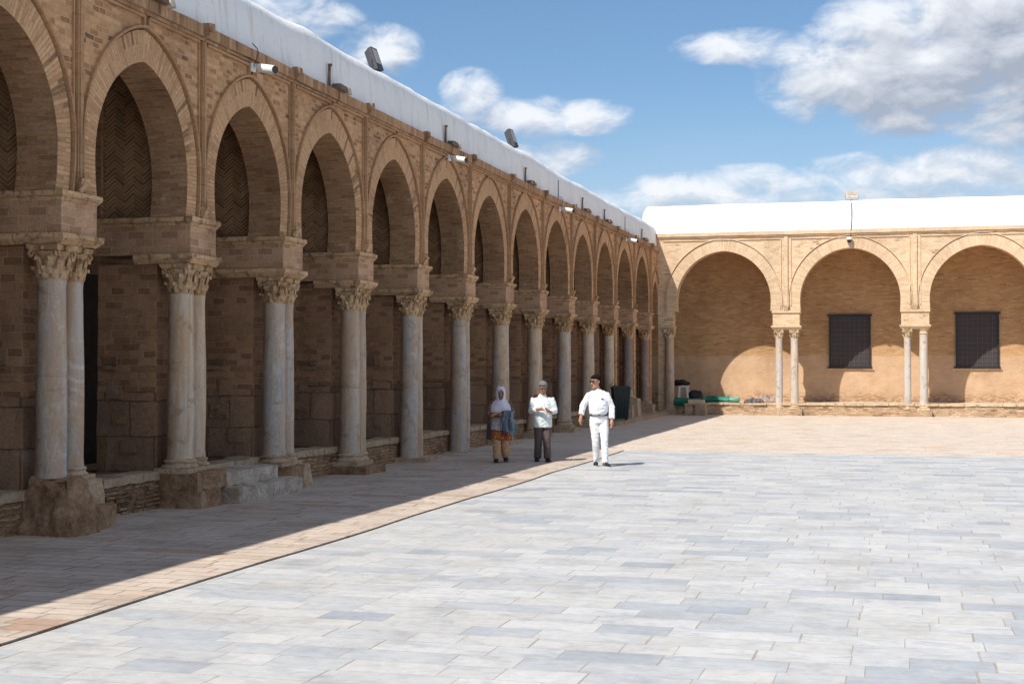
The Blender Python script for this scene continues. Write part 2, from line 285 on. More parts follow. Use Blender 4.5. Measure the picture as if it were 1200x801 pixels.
def slabs(name, h, w0, w1, cols, joint, jw=0.010, tilt=0.0, vein=0.0, bump=0.4, rough=0.55, stain=0.3, red=None, spec=0.35, warp=0.0):
    def fn(t):
        P = t.pos()
        Q = P if not warp else t.vm('ADD', P, t.vm('SCALE', t.vm('SUBTRACT', t.noise(P, 1.1, 4, color=True), (0.5, 0.5, 0.5)), warp))
        x, y, z = t.sep(Q)
        ys = t.m('DIVIDE', y, h); row = t.m('FLOOR', ys); fv = t.m('FRACT', ys)
        r1 = t.white(t.comb(row, 0.0, 3.3)); r2 = t.white(t.comb(row, 5.0, 7.7))
        wd = t.m('ADD', w0, t.m('MULTIPLY', r1, w1-w0))
        us = t.m('ADD', t.m('DIVIDE', x, wd), t.m('MULTIPLY', r2, 9.0))
        # unequal lengths inside a row
        us = t.m('ADD', us, t.m('MULTIPLY', t.m('SINE', t.m('ADD', t.m('MULTIPLY', us, 2.1), t.m('MULTIPLY', r1, 40.0))), 0.20))
        cell = t.m('FLOOR', us); fu = t.m('FRACT', us)
        du = t.m('MULTIPLY', t.m('MINIMUM', fu, t.m('SUBTRACT', 1.0, fu)), wd)
        dv = t.m('MULTIPLY', t.m('MINIMUM', fv, t.m('SUBTRACT', 1.0, fv)), h)
        # joints run wider at the short ends of a slab
        e = t.m('MINIMUM', t.m('MULTIPLY', du, 0.7), dv)
        jn = t.m('ADD', e, t.m('MULTIPLY', t.m('SUBTRACT', t.noise(P, 18, 3), 0.5), jw*0.9))
        j = t.ss(jn, jw, jw*0.35)
        idn = t.white(t.comb(cell, row, 1.0)); id2 = t.white(t.comb(cell, row, 8.0)); id3 = t.white(t.comb(cell, row, 17.0))
        big = t.noise(P, 0.35, 3)
        sel = t.m('ADD', t.m('MULTIPLY', idn, 0.86), t.m('MULTIPLY', big, 0.14))
        c = t.ramp(sel, cols)
        if vein:
            vq = t.vm('ADD', t.vm('MULTIPLY', P, (1.0, 2.2, 1.0)), t.comb(t.m('MULTIPLY', idn, 30.0), t.m('MULTIPLY', id2, 30.0), 0))
            vn = t.noise(vq, 1.9, 8, 0.70, 2.0)
            c = t.mix(t.m('MULTIPLY', t.ss(vn, 0.50, 0.66), vein), c, (0.35, 0.375, 0.405, 1))
            c = t.mix(t.m('MULTIPLY', t.ss(vn, 0.44, 0.30), t.m('MULTIPLY', t.ss(id3, 0.55, 0.8), vein)), c, (0.58, 0.52, 0.43, 1))
        if red:
            c = t.mix(t.ss(id2, 0.978, 0.982), c, (*red, 1))
        c = t.mix(stain, c, t.ramp(t.noise(P, 1.3, 7, 0.68), [(0.3, (0.72, 0.71, 0.70)), (0.5, (1, 1, 1)), (0.7, (1.12, 1.11, 1.09))]), 'MULTIPLY')
        sm = t.noise(P, 9, 6, 0.7)
        c = t.mix(stain*0.8, c, t.ramp(sm, [(0.3, (0.80, 0.79, 0.78)), (0.6, (1.05, 1.05, 1.05))]), 'MULTIPLY')
        c = t.mix(t.m('MULTIPLY', j, t.ss(t.noise(P, 3.0, 4), 0.30, 0.55, 0.45, 1.0)), c, (*joint, 1))
        hgt = t.m('ADD', t.m('MULTIPLY', j, -1.0), t.m('MULTIPLY', sm, 0.35))
        hgt = t.m('ADD', hgt, t.m('MULTIPLY', id2, 0.35))
        if tilt: hgt = t.m('ADD', hgt, t.m('MULTIPLY', t.m('MULTIPLY', t.m('SUBTRACT', id3, 0.5), fv), tilt))
        rg = t.m('ADD', rough, t.m('MULTIPLY', t.m('SUBTRACT', idn, 0.5), 0.12))
        return c, t.bump(hgt, bump, 0.012), rg
    return mat(name, fn, rough, spec)
M['marble'] = slabs('white marble paving', 0.35, 0.52, 0.82,
    [(0.0, (0.50, 0.50, 0.49)), (0.28, (0.56, 0.555, 0.54)), (0.50, (0.525, 0.51, 0.48)), (0.66, (0.485, 0.485, 0.48)), (0.82, (0.45, 0.46, 0.465)), (0.915, (0.375, 0.395, 0.42)), (0.955, (0.31, 0.335, 0.37))],
    (0.36, 0.295, 0.235), 0.0050, tilt=0.5, vein=0.65, bump=0.35, rough=0.58, stain=0.75, warp=0.03)
M['lane'] = slabs('worn lane paving', 0.24, 0.45, 1.0,
    [(0.0, (0.45, 0.355, 0.28)), (0.3, (0.52, 0.43, 0.355)), (0.55, (0.56, 0.465, 0.39)), (0.75, (0.50, 0.42, 0.35)), (0.92, (0.53, 0.425, 0.335)), (0.975, (0.36, 0.265, 0.20))],
    (0.34, 0.25, 0.185), 0.009, tilt=1.0, vein=0.0, bump=0.9, rough=0.85, stain=0.95, red=(0.47, 0.33, 0.25), spec=0.15, warp=0.16)
M['beige'] = slabs('beige far paving', 0.22, 0.35, 0.6,
    [(0.0, (0.56, 0.465, 0.375)), (0.35, (0.60, 0.505, 0.415)), (0.65, (0.625, 0.53, 0.44)), (0.9, (0.56, 0.475, 0.39)), (0.96, (0.54, 0.475, 0.41))],
    (0.46, 0.37, 0.29), 0.009, bump=0.45, rough=0.85, stain=0.7, red=(0.54, 0.36, 0.24), spec=0.2, warp=0.05)
M['earth'] = plain('dry earth', (0.40, 0.31, 0.22), 0.95, 0.1, 0.2, nscale=1.0)
M['dirt'] = plain('dirt in joint', (0.07, 0.045, 0.03), 0.95, 0.1, 0.4, nscale=12)

# ------------------------------------------------------------------ mesh builder
class MB:
    def __init__(s): s.v = []; s.f = []; s.uv = []
    def face(s, pts, uv=None):
        b = len(s.v); s.v += [tuple(p) for p in pts]; s.f.append(tuple(range(b, b+len(pts)))); s.uv.append(uv)
    def box(s, x0, x1, y0, y1, z0, z1, skip=''):
        a = (x0, y0, z0); b = (x1, y0, z0); c = (x1, y1, z0); d = (x0, y1, z0)
        e = (x0, y0, z1); f = (x1, y0, z1); g = (x1, y1, z1); h = (x0, y1, z1)
        for k, q in (('d', (d, c, b, a)), ('u', (e, f, g, h)), ('s', (a, b, f, e)), ('e', (b, c, g, f)), ('n', (c, d, h, g)), ('w', (d, a, e, h))):
            if k not in skip: s.face(q)
    def frust(s, r0, z0, r1, z1):      # r = x0,x1,y0,y1
        A = [(r0[0], r0[2], z0), (r0[1], r0[2], z0), (r0[1], r0[3], z0), (r0[0], r0[3], z0)]
        B = [(r1[0], r1[2], z1), (r1[1], r1[2], z1), (r1[1], r1[3], z1), (r1[0], r1[3], z1)]
        s.face(A[::-1]); s.face(B)
        for i in range(4): s.face((A[i], A[(i+1) % 4], B[(i+1) % 4], B[i]))
    def loft(s, rings, cap=True):
        n = len(rings[0]); b = len(s.v)
        for r in rings: s.v += [tuple(p) for p in r]
        for k in range(len(rings)-1):
            for i in range(n):
                s.f.append((b+k*n+i, b+k*n+(i+1) % n, b+(k+1)*n+(i+1) % n, b+(k+1)*n+i)); s.uv.append(None)
        if cap:
            s.f.append(tuple(b+i for i in range(n))[::-1]); s.uv.append(None)
            s.f.append(tuple(b+(len(rings)-1)*n+i for i in range(n))); s.uv.append(None)
    def lathe(s, prof, c=(0, 0), n=28, wob=None):
        rings = []
        for r, z in prof:
            rings.append([(c[0]+r*math.cos(2*math.pi*i/n), c[1]+r*math.sin(2*math.pi*i/n), z) for i in range(n)])
        s.loft(rings)
    def tube(s, pts, rad, n=8, squash=None):
        pts = [Vector(p) for p in pts]; rings = []
        if not isinstance(rad, (list, tuple)): rad = [rad]*len(pts)
        prev = None
        for i, p in enumerate(pts):
            tg = (pts[min(i+1, len(pts)-1)] - pts[max(i-1, 0)]).normalized()
            ref = Vector((1, 0, 0)) if abs(tg.x) < 0.9 else Vector((0, 1, 0))
            if prev is not None: ref = prev
            u = (ref - tg*ref.dot(tg)).normalized(); v = tg.cross(u); prev = u
            r = rad[i]; rx, ry = (r if isinstance(r, tuple) else (r, r))
            rings.append([p + u*rx*math.cos(2*math.pi*k/n) + v*ry*math.sin(2*math.pi*k/n) for k in range(n)])
        s.loft(rings)
    def ball(s, c, r, n=12, m=8):
        rx, ry, rz = r if isinstance(r, tuple) else (r, r, r)
        rings = []
        for j in range(1, m):
            a = math.pi*j/m
            rings.append([(c[0]+rx*math.sin(a)*math.cos(2*math.pi*i/n), c[1]+ry*math.sin(a)*math.sin(2*math.pi*i/n), c[2]-rz*math.cos(a)) for i in range(n)])
        s.loft(rings)
    def mesh(s, name):
        me = bpy.data.meshes.new(name); me.from_pydata(s.v, [], s.f); me.update()
        ul = me.uv_layers.new(name='UVMap').data
        for p, uv in zip(me.polygons, s.uv):
            nx, ny, nz = (abs(q) for q in p.normal)
            for k, li in enumerate(p.loop_indices):
                if uv: ul[li].uv = uv[k]
                else:
                    c = me.vertices[me.loops[li].vertex_index].co
                    ul[li].uv = (c.y, c.z) if nx >= ny and nx >= nz else ((c.x, c.z) if ny >= nz else (c.x, c.y))
        return me
    def build(s, name, m, parent=None, smooth=False, bevel=0.0, rough=None, loc=None, seed=0, sharp=40):
        me = s.mesh(name)
        if rough: roughen(me, rough[0], rough[1], rough[2] if len(rough) > 2 else 3.0, seed)
        me.materials.append(m)
        if smooth:
            for p in me.polygons: p.use_smooth = True
            if sharp < 180: me.set_sharp_from_angle(angle=R(sharp))
        o = bpy.data.objects.new(name, me); COL.objects.link(o)
        if loc: o.location = loc
        if parent: o.parent = parent
        if bevel:
            b = o.modifiers.new('b', 'BEVEL'); b.width = bevel; b.segments = 2; b.limit_method = 'ANGLE'; b.angle_limit = R(40)
        return o

def roughen(me, size, amp, freq=3.0, seed=0):
    bm = bmesh.new(); bm.from_mesh(me); bmesh.ops.remove_doubles(bm, verts=bm.verts, dist=1e-5)
    for _ in range(7):
        es = [e for e in bm.edges if e.calc_length() > size]
        if not es: break
        bmesh.ops.subdivide_edges(bm, edges=es, cuts=1, use_grid_fill=True)
    bm.normal_update()
    off = Vector((seed*3.1, seed*1.7, seed*0.9))
    for v in bm.verts:
        q = v.co*freq + off
        d = mnoise.noise(q) + 0.5*mnoise.noise(q*2.3) + 0.3*mnoise.noise(q*5.1)
        v.co += v.normal*d*amp + mnoise.noise_vector(q*1.3)*amp*0.35
    for f in bm.faces: f.smooth = False
    bm.to_mesh(me); bm.free()

def tag(o, label=None, cat=None, group=None, kind=None):
    if label: o['label'] = label
    if cat: o['category'] = cat
    if group: o['group'] = group
    if kind: o['kind'] = kind
    return o
def thing(name, label, cat, loc=(0, 0, 0), rz=0, group=None):
    o = bpy.data.objects.new(name, None); COL.objects.link(o); o.empty_display_size = 0.3
    o.location = loc; o.rotation_euler = (0, 0, rz); return tag(o, label, cat, group)
def inst(me, name, parent, loc, rz=0, sc=(1, 1, 1), m=None):
    o = bpy.data.objects.new(name, me); COL.objects.link(o); o.parent = parent
    o.location = loc; o.rotation_euler = (0, 0, rz); o.scale = sc
    return o
def copy_tree(src, label, loc, rz=None):
    r = src.copy(); COL.objects.link(r); r.location = loc; r['label'] = label
    if rz is not None: r.rotation_euler = (0, 0, rz)
    for ch in src.children:
        c = ch.copy(); COL.objects.link(c); c.parent = r
        for g in ch.children:
            d = g.copy(); COL.objects.link(d); d.parent = c
    return r

# ------------------------------------------------------------------ ground
YF = 58.0          # plane of the far arcade
XJ = -6.22         # joint between marble and lane
def sheet(name, m, x0, x1, y0, y1, z, n=1):
    b = MB(); b.face([(x0, y0, z), (x1, y0, z), (x1, y1, z), (x0, y1, z)])
    return tag(b.build(name, m), kind='structure')
sheet('ground', M['earth'], -500, 500, -400, 900, -0.012)
sheet('courtyard_paving', M['beige'], -10.3, 45, -30, YF+0.4, -0.006)
# marble field with a slightly wavering edge along the joint
def wav(y): return 0.025*math.sin(y*0.9)+0.03*mnoise.noise(Vector((y*0.6, 0, 0)))
b = MB(); ys = [-30+i*0.5 for i in range(int((33.1+30)*2)+1)]
for y0, y1 in zip(ys, ys[1:]): b.face([(XJ+wav(y0), y0, 0), (40, y0, 0), (40, y1, 0), (XJ+wav(y1), y1, 0)])
tag(b.build('marble_paving', M['marble']), kind='structure')
b = MB(); ys = [-30+i*0.5 for i in range(int((33.1+30)*2)+1)]
for y0, y1 in zip(ys, ys[1:]):
    e0, e1 = XJ-0.035+wav(y0)+0.012*mnoise.noise(Vector((y0*5, 3, 0))), XJ-0.035+wav(y1)+0.012*mnoise.noise(Vector((y1*5, 3, 0)))
    b.face([(-10.3, y0, 0.012), (e0, y0, 0.012), (e1, y1, 0.012), (-10.3, y1, 0.012)])
    b.face([(e0, y0, 0.012), (e0, y0, -0.03), (e1, y1, -0.03), (e1, y1, 0.012)])
tag(b.build('lane_paving', M['lane']), kind='structure')
b = MB()
for y0, y1 in zip(ys, ys[1:]): b.face([(XJ-0.06+wav(y0), y0, -0.003), (XJ+0.004+wav(y0), y0, -0.003), (XJ+0.004+wav(y1), y1, -0.003), (XJ-0.06+wav(y1), y1, -0.003)])
tag(b.build('paving_joint', M['dirt']), kind='structure')

# ------------------------------------------------------------------ shared classical pieces
def capital_mesh(name, seed, h=0.43, r0=0.155, m=None):
    """Corinthian capital: bell, two rows of curled leaves, corner volutes, concave abacus. z 0..h"""
    rnd = random.Random(seed); b = MB()
    b.lathe([(r0*0.98, 0), (r0*1.08, 0.012), (r0*1.08, 0.03), (r0*0.95, 0.04), (r0*0.95, h*0.3), (r0*1.05, h*0.6), (r0*1.35, h*0.82)], n=24)
    for row, (zb, zt, k, off, rad) in enumerate([(0.03, h*0.42, 8, 0, 1.03), (0.08, h*0.68, 8, math.pi/8, 1.10)]):
        for i in range(k):
            if rnd.random() < 0.08: continue
            a = off + 2*math.pi*i/k; dr = Vector((math.cos(a), math.sin(a), 0)); tn = Vector((-dr.y, dr.x, 0))
            curl = rnd.uniform(0.7, 1.15)
            pr = [(r0*rad, zb, 0.052), (r0*(rad+0.10), zb+(zt-zb)*0.5, 0.056), (r0*(rad+0.24*curl), zt-0.012, 0.042), (r0*(rad+0.44*curl), zt-0.006, 0.030), (r0*(rad+0.42*curl), zt-0.05, 0.016)]
            rings = []
            for rr, z, wd in pr:
                c = dr*rr
                rings.append([c-tn*wd+Vector((0, 0, z))-dr*0.012, c-tn*wd*0.5+Vector((0, 0, z))+dr*0.01, c+Vector((0, 0, z))+dr*0.022, c+tn*wd*0.5+Vector((0, 0, z))+dr*0.01, c+tn*wd+Vector((0, 0, z))-dr*0.012, c+Vector((0, 0, z))-dr*0.03])
            b.loft(rings)
    ha = h*0.84; A = r0*1.42
    for i in range(4):      # volutes
        a = math.pi/4 + i*math.pi/2; dr = Vector((math.cos(a), math.sin(a), 0)); tn = Vector((-dr.y, dr.x, 0))
        for sgn in (-1, 1):
            pts = []
            for q in range(9):
                th = q/8*2.0*math.pi; rr = 0.042*(1-q/11)
                cc = dr*(A*1.10) + Vector((0, 0, ha-0.045)) - tn*sgn*0.018
                pts.append(cc + dr*rr*math.sin(th) + Vector((0, 0, rr*math.cos(th))))
            pts = [dr*(r0*1.1)+tn*sgn*0.07+Vector((0, 0, h*0.52)), dr*(A*0.9)+tn*sgn*0.03+Vector((0, 0, ha-0.01))] + pts
            b.tube(pts, [0.018, 0.017]+[0.016]*9, n=6)
    rings = []
    for z, s in ((ha, 0.94), (ha+0.02, 1.0), (h, 1.05)):
        ring = []
        for i in range(4):
            for q in range(6):
                f = q/6; cx = [(1, 1), (-1, 1), (-1, -1), (1, -1)]
                p0, p1 = cx[i], cx[(i+1) % 4]
                x = p0[0]*(1-f)+p1[0]*f; y = p0[1]*(1-f)+p1[1]*f
                k = 1-0.16*math.sin(math.pi*f)
                ring.append((x*A*s*k*0.96, y*A*s*k*0.96, z))
        rings.append(ring)
    b.loft(rings)
    for i in range(4):
        a = i*math.pi/2; b.ball((math.cos(a)*A*0.90, math.sin(a)*A*0.90, ha+0.03), 0.03, 8, 6)
    me = b.mesh(name); me.materials.append(m or M['capital'])
    for p in me.polygons: p.use_smooth = True
    me.set_sharp_from_angle(angle=R(50))
    for v in me.vertices:
        d = mnoise.noise_vector(v.co*22+Vector((seed*5, 0, 0)))*0.010 + mnoise.noise_vector(v.co*7+Vector((seed*9, 0, 0)))*0.012
        v.co += d
    return me
def base_mesh(name, r0, h, m, seed=0, plinth=True):
    b = MB(); hp = h*0.34 if plinth else 0
    s = r0*1.42
    prof = [(r0*1.36, hp), (r0*1.42, hp+(h-hp)*0.14), (r0*1.36, hp+(h-hp)*0.30), (r0*1.18, hp+(h-hp)*0.40), (r0*1.14, hp+(h-hp)*0.55), (r0*1.22, hp+(h-hp)*0.68), (r0*1.26, hp+(h-hp)*0.78), (r0*1.18, hp+(h-hp)*0.90), (r0*1.04, h)]
    b.lathe(prof, n=24)
    if plinth: b.box(-s, s, -s, s, 0, hp+0.002)
    me = b.mesh(name); me.materials.append(m)
    for v in me.vertices: v.co += mnoise.noise_vector(v.co*6+Vector((seed, 0, 0)))*0.016
    for p in me.polygons: p.use_smooth = True
    me.set_sharp_from_angle(angle=R(40))
    return me
def shaft_mesh(name, r0, r1, h, m, seed=0, n=28, joint=None, flute=False):
    b = MB(); prof = []
    for i in range(25):
        f = i/24; r = r0+(r1-r0)*f + 0.008*math.sin(math.pi*f)
        if i in (0,): r *= 1.06
        if i == 24: r *= 1.07
        prof.append((r, h*f))
    if joint:
        prof += [(r0*0.99, joint-0.012), (r0*0.955, joint-0.004), (r0*0.955, joint+0.004), (r0*0.985, joint+0.012)]; prof.sort(key=lambda q: q[1])
    b.lathe(prof, n=n)
    me = b.mesh(name); me.materials.append(m)
    for v in me.vertices:
        q = Vector((v.co.x*3, v.co.y*3, v.co.z*1.6+seed*4)); v.co += Vector((v.co.x, v.co.y, 0)).normalized()*mnoise.noise(q)*0.010
    for p in me.polygons: p.use_smooth = True
    me.set_sharp_from_angle(angle=R(60))
    return me
CAPS = [capital_mesh('capital', k) for k in range(5)]
FCAPS = [capital_mesh('capital', 20+k, h=0.36, r0=0.13, m=M['farcap']) for k in range(2)]

# ------------------------------------------------------------------ arch facade generator (works in local t,z; P maps (t, z, depth) to world)
def arch_curve(w, e, s, z0, n=20, foot=0.5, off0=0.0, off1=0.0):
    """half width w at springing, centres offset e (pointed), springing s above the foot z0. returns left-to-right points"""
    Rr = w+e; a_max = math.acos(e/Rr); right = []
    k = 6
    for i in range(k):
        f = i/k; zz = -s*(1-f)
        xw = (math.sqrt(max(Rr*Rr-zz*zz, 0))-e); x = w-(w-xw)*foot
        o = off0; right.append((x+o, z0+s+zz))
    for i in range(n+1):
        a = a_max*i/n; o = off0+(off1-off0)*(i/n)
        x = (Rr)*math.cos(a)-e; z = Rr*math.sin(a)
        right.append((x+o*math.cos(a) if i < n else 0.0, z0+s+z+o*math.sin(a)+(0.0 if i < n else o*(1-math.sin(a)))))
    left = [(-x, z) for x, z in right[::-1][1:]]
    return (right + left)[::-1], k      # left foot ... apex ... right foot

def facade(bays, z0, ztop, P, depth, ring0, ring1, mats, parent, e=0.25, s=0.5, groove=0.05, wfun=None, ribw=0.035, soldier=None, ribproud=0.045):
    """bays: list of (t0, t1, half_opening, centre)"""
    wall = MB()
    def q(mb, pts, uv=None): mb.face([P(*p) for p in pts], uv)
    for (t0, t1, w, c) in bays:
        ring, intr, ribs = MB(), MB(), MB()
        inn, k = arch_curve(w, e, s, z0); ext, _ = arch_curve(w, e, s, z0, off0=ring0, off1=ring1)
        grv, _ = arch_curve(w, e, s, z0, off0=ring0+0.028, off1=ring1+0.028); rib, _ = arch_curve(w, e, s, z0, off0=ring0+0.028+ribw, off1=ring1+0.028+ribw)
        n = len(inn); L = 0; half = n//2
        arc = [0]
        for i in range(1, n): arc.append(arc[-1]+math.hypot((inn[i][0]+ext[i][0]-inn[i-1][0]-ext[i-1][0])/2, (inn[i][1]+ext[i][1]-inn[i-1][1]-ext[i-1][1])/2))
        for i in range(n-1):
            A, B, C, Dd = inn[i], inn[i+1], ext[i+1], ext[i]
            q(ring, [(c+A[0], A[1], 0.004), (c+B[0], B[1], 0.004), (c+C[0], C[1], 0.004), (c+Dd[0], Dd[1], 0.004)][::-1], [(0.01, arc[i]), (0.01, arc[i+1]), (ring0-0.0+0.09, arc[i+1]), (ring0+0.09, arc[i])][::-1])
            # arch soffit
            q(intr, [(c+A[0], A[1], 0.004), (c+B[0], B[1], 0.004), (c+B[0], B[1], -depth), (c+A[0], A[1], -depth)], [(0, arc[i]), (0, arc[i+1]), (depth, arc[i+1]), (depth, arc[i])])
            # groove floor and sides
            G, H = grv[i], grv[i+1]
            q(wall, [(c+Dd[0], Dd[1], 0.004), (c+C[0], C[1], 0.004), (c+C[0], C[1], -groove), (c+Dd[0], Dd[1], -groove)][::-1])
            q(wall, [(c+Dd[0], Dd[1], -groove), (c+C[0], C[1], -groove), (c+H[0], H[1], -groove), (c+G[0], G[1], -groove)][::-1])
            r0_, r1_ = rib[i], rib[i+1]; pr = ribproud
            q(ribs, [(c+G[0], G[1], -groove), (c+H[0], H[1], -groove), (c+H[0], H[1], pr), (c+G[0], G[1], pr)][::-1])
            q(ribs, [(c+G[0], G[1], pr), (c+H[0], H[1], pr), (c+r1_[0], r1_[1], pr), (c+r0_[0], r0_[1], pr)][::-1])
            q(ribs, [(c+r0_[0], r0_[1], pr), (c+r1_[0], r1_[1], pr), (c+r1_[0], r1_[1], 0), (c+r0_[0], r0_[1], 0)][::-1])
            # back face pier/spandrel (seen from inside) and front spandrel
            for (cur, dep, flip) in ((rib, 0.0, False), (inn, -depth, True)):
                a_, b_ = cur[i], cur[i+1]
                left = i < half
                stilt = (i < k) or (i >= n-1-k)
                side = t0-c if left else t1-c
                if stilt: pts = [(c+side, a_[1], dep), (c+side, b_[1], dep), (c+b_[0], b_[1], dep), (c+a_[0], a_[1], dep)]
                else: pts = [(c+a_[0], a_[1], dep), (c+a_[0], ztop, dep), (c+b_[0], ztop, dep), (c+b_[0], b_[1], dep)]
                if (flip != (stilt and not left)): pts = pts[::-1]
                pts = pts if not (stilt and not flip and left) else pts
                q(wall, pts)
        for (cur, dep) in ((rib, 0.0), (inn, -depth)):
            zs = cur[k][1]
            q(wall, [(t0, zs, dep), (t0, ztop, dep), (c+cur[k][0], ztop, dep), (c+cur[k][0], zs, dep)])
            zs = cur[n-1-k][1]
            q(wall, [(c+cur[n-1-k][0], zs, dep), (c+cur[n-1-k][0], ztop, dep), (t1, ztop, dep), (t1, zs, dep)])
        ro = ring.build('arch', mats[1], parent); intr.build('soffit', mats[2], ro); ribs.build('hood_moulding', mats[3], ro)
    return wall.build('wall', mats[0], parent)

# ================================================================== LONG SHADED ARCADE
XF = -9.60; ZI0, ZI1 = 3.43, 4.08; ZT = 6.70; DEP = 0.55
CY = [-4.0, -0.8, 2.4, 5.6, 8.8, 12.0, 15.17, 18.34, 21.44, 24.73, 28.02, 31.41, 34.83, 38.33, 41.93, 45.33, 48.83, 52.43, 56.03]
I1 = 6        # index of the first pier in view
HB = 0.385    # half width of the impost block
arc_l = thing('arcade_building', 'long shaded brick arcade with paired marble columns beside the lane', 'arcade')
P_L = lambda tt, z, d: (XF+d, tt, z)
bays = [(CY[i], CY[i+1], (CY[i+1]-CY[i])/2-HB-0.02, (CY[i]+CY[i+1])/2) for i in range(len(CY)-1)]
bays.append((CY[-1], YF+1.5, 0.62, 57.25))
# true apex is kept level by varying the stilt
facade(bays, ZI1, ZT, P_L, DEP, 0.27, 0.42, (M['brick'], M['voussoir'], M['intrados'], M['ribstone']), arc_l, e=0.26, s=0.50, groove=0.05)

for i, c in enumerate(CY):                 # pilaster strips
    b = MB()
    b.frust((XF-0.01, XF+0.05, c-0.05, c+0.05), ZI1+0.15, (XF-0.01, XF+0.05, c-0.05, c+0.05), 6.61)
    b.box(XF+0.048, XF+0.068, c-0.022, c+0.022, ZI1+0.16, 6.60)
    for d in (-0.10, 0.10): b.box(XF-0.01, XF+0.026, c+d-0.012, c+d+0.012, ZI1+0.02, 6.60)
    b.build('pilaster', M['ribstone'], arc_l, rough=(0.35, 0.006, 2.0))
b = MB()
for i in range(len(CY)-1):
    a, c = CY[i]+0.125, CY[i+1]-0.125; mid = (a+c)/2
    for y0, y1 in ((a, mid-0.07), (mid+0.07, c)): b.box(XF+0.001, XF+0.045, y0, y1, 6.565, 6.605)
    w = (CY[i+1]-CY[i])/2-HB-0.02; e = 0.26; ap = ZI1+0.5+math.sqrt((w+e)**2-e*e)+0.42+0.05
    for d in (-0.06, 0.06): b.box(XF+0.001, XF+0.045, mid+d-0.016, mid+d+0.016, ap, 6.575)
    for d in (CY[i]+0.123, CY[i+1]-0.123-0.036): pass
b.build('string_moulding', M['ribstone'], arc_l, rough=(0.3, 0.006, 2.0))
b = MB(); b.box(XF-0.30, XF+0.05, CY[0], YF+0.1, 6.615, 6.665); b.box(XF-0.30, XF+0.085, CY[0], YF+0.1, 6.667, 6.83)
b.build('cornice', M['coping'], arc_l, rough=(0.22, 0.016, 2.5))
b = MB(); b.box(XF-DEP, XF-0.02, CY[0], YF+1.5, ZT, 6.82); b.build('wall_top', M['brick'], arc_l)

# white parapet: face leans back, rounded shoulder, uneven
def parapet(name, m, mapf, t0, t1, prof, parent, amp=0.03, step=0.5, slots=None, endround=0):
    b = MB(); n = int((t1-t0)/step)+1; rings = []
    for i in range(n+1):
        tt = t0+(t1-t0)*i/n; ring = []
        shrink = 0.0
        if endround and (tt-t0) < endround:
            f = 1-(tt-t0)/endround; shrink = 1-math.sqrt(max(0, 1-f*f))
        for (d, z, free) in prof:
            nz = mnoise.noise(Vector((tt*0.55, d*2, z)))*1.0 + 0.5*mnoise.noise(Vector((tt*1.7, d*3, z*2)))
            zz = z+nz*amp*free*1.4
            if shrink: zz = prof[0][1]+(zz-prof[0][1])*(1-shrink*0.9)
            ring.append(mapf(tt, zz, d+nz*amp*0.7*free))
        rings.append(ring)
    for i in range(n):
        for k in range(len(prof)-1): b.face([rings[i][k], rings[i+1][k], rings[i+1][k+1], rings[i][k+1]])
    b.face(rings[0][::-1]); b.face(rings[-1])
    o = b.build(name, m, parent, smooth=False)
    bm = bmesh.new(); bm.from_mesh(o.data); bmesh.ops.remove_doubles(bm, verts=bm.verts, dist=1e-5); bmesh.ops.recalc_face_normals(bm, faces=bm.faces)
    for f in bm.faces: f.smooth = True
    bm.to_mesh(o.data); bm.free(); o.data.set_sharp_from_angle(angle=R(55))
    return o
pl = [(-0.05, 6.82, 0), (-0.07, 7.10, .3), (-0.09, 7.40, .6), (-0.12, 7.58, .9), (-0.19, 7.70, 1), (-0.31, 7.79, 1), (-0.50, 7.84, 1), (-0.8, 7.82, 1), (-1.3, 7.6, .8), (-2.2, 7.45, .6), (-4.6, 7.40, .5), (-4.8, 6.9, 0)]
parapet('parapet', M['whitewash'], lambda tt, z, d: (XF+d, tt, z), CY[0], YF+0.9, pl, arc_l, amp=0.035, step=0.35)

# inner structure: floor, back wall, vault, transverse walls
b = MB(); b.box(-15.2, -10.08, CY[0], YF+0.6, 0.0, 0.47); b.build('platform', M['lowmasonry'], arc_l)
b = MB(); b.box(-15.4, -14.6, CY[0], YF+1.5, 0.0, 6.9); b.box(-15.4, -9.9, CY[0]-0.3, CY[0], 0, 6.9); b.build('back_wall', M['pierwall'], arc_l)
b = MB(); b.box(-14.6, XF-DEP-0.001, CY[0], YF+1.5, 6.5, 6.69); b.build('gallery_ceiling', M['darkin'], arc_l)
for i, c in enumerate(CY):
    near = 5 <= i <= 13
    tl, tu, th_, tm = MB(), MB(), MB(), MB()
    tl.box(-11.05, -10.12, c-0.31, c+0.31, 1.62, ZI0-0.001)
    th_.box(-11.0, XF-DEP-0.002, c-0.29, c+0.29, ZI1+0.001, 6.499)
    tu.box(-11.12, -10.99, c-0.35, c+0.35, ZI1+0.001, 6.499)
    tu.box(-11.95, -11.121, c-0.30, c+0.30, 4.4, 6.499)
    tm.box(-11.055, -10.10, c-0.32, c+0.32, 0.0, 1.619)
    tw = tl.build('transverse_wall', M['pierwall'], arc_l, rough=(0.30 if near else 0.8, 0.010, 2.5), seed=i)
    tm.build('footing', M['lowmasonry'], tw, rough=(0.22 if near else 0.6, 0.018, 2.5), seed=i)
    th_.build('herringbone_panel', M['herring'], tw)
    tu.build('transverse_arch', M['intrados'], tw)
    if 6 <= i <= 10:
        rn = random.Random(12+i); cc = c-0.322
        for k in range(4):
            x = -11.0+rn.uniform(0, 0.5); z = 0.72+k*0.40+rn.uniform(0, 0.05); ww = rn.uniform(0.15, 0.34); hh = rn.uniform(0.10, 0.24)
            b = MB(); b.box(x, x+ww, cc-0.022, cc+0.02, z, z+hh)
            b.build('reused_block', M['lowmasonry'] if k != 1 else M['rock'], tw, rough=(0.12, 0.006, 6.0), seed=k)
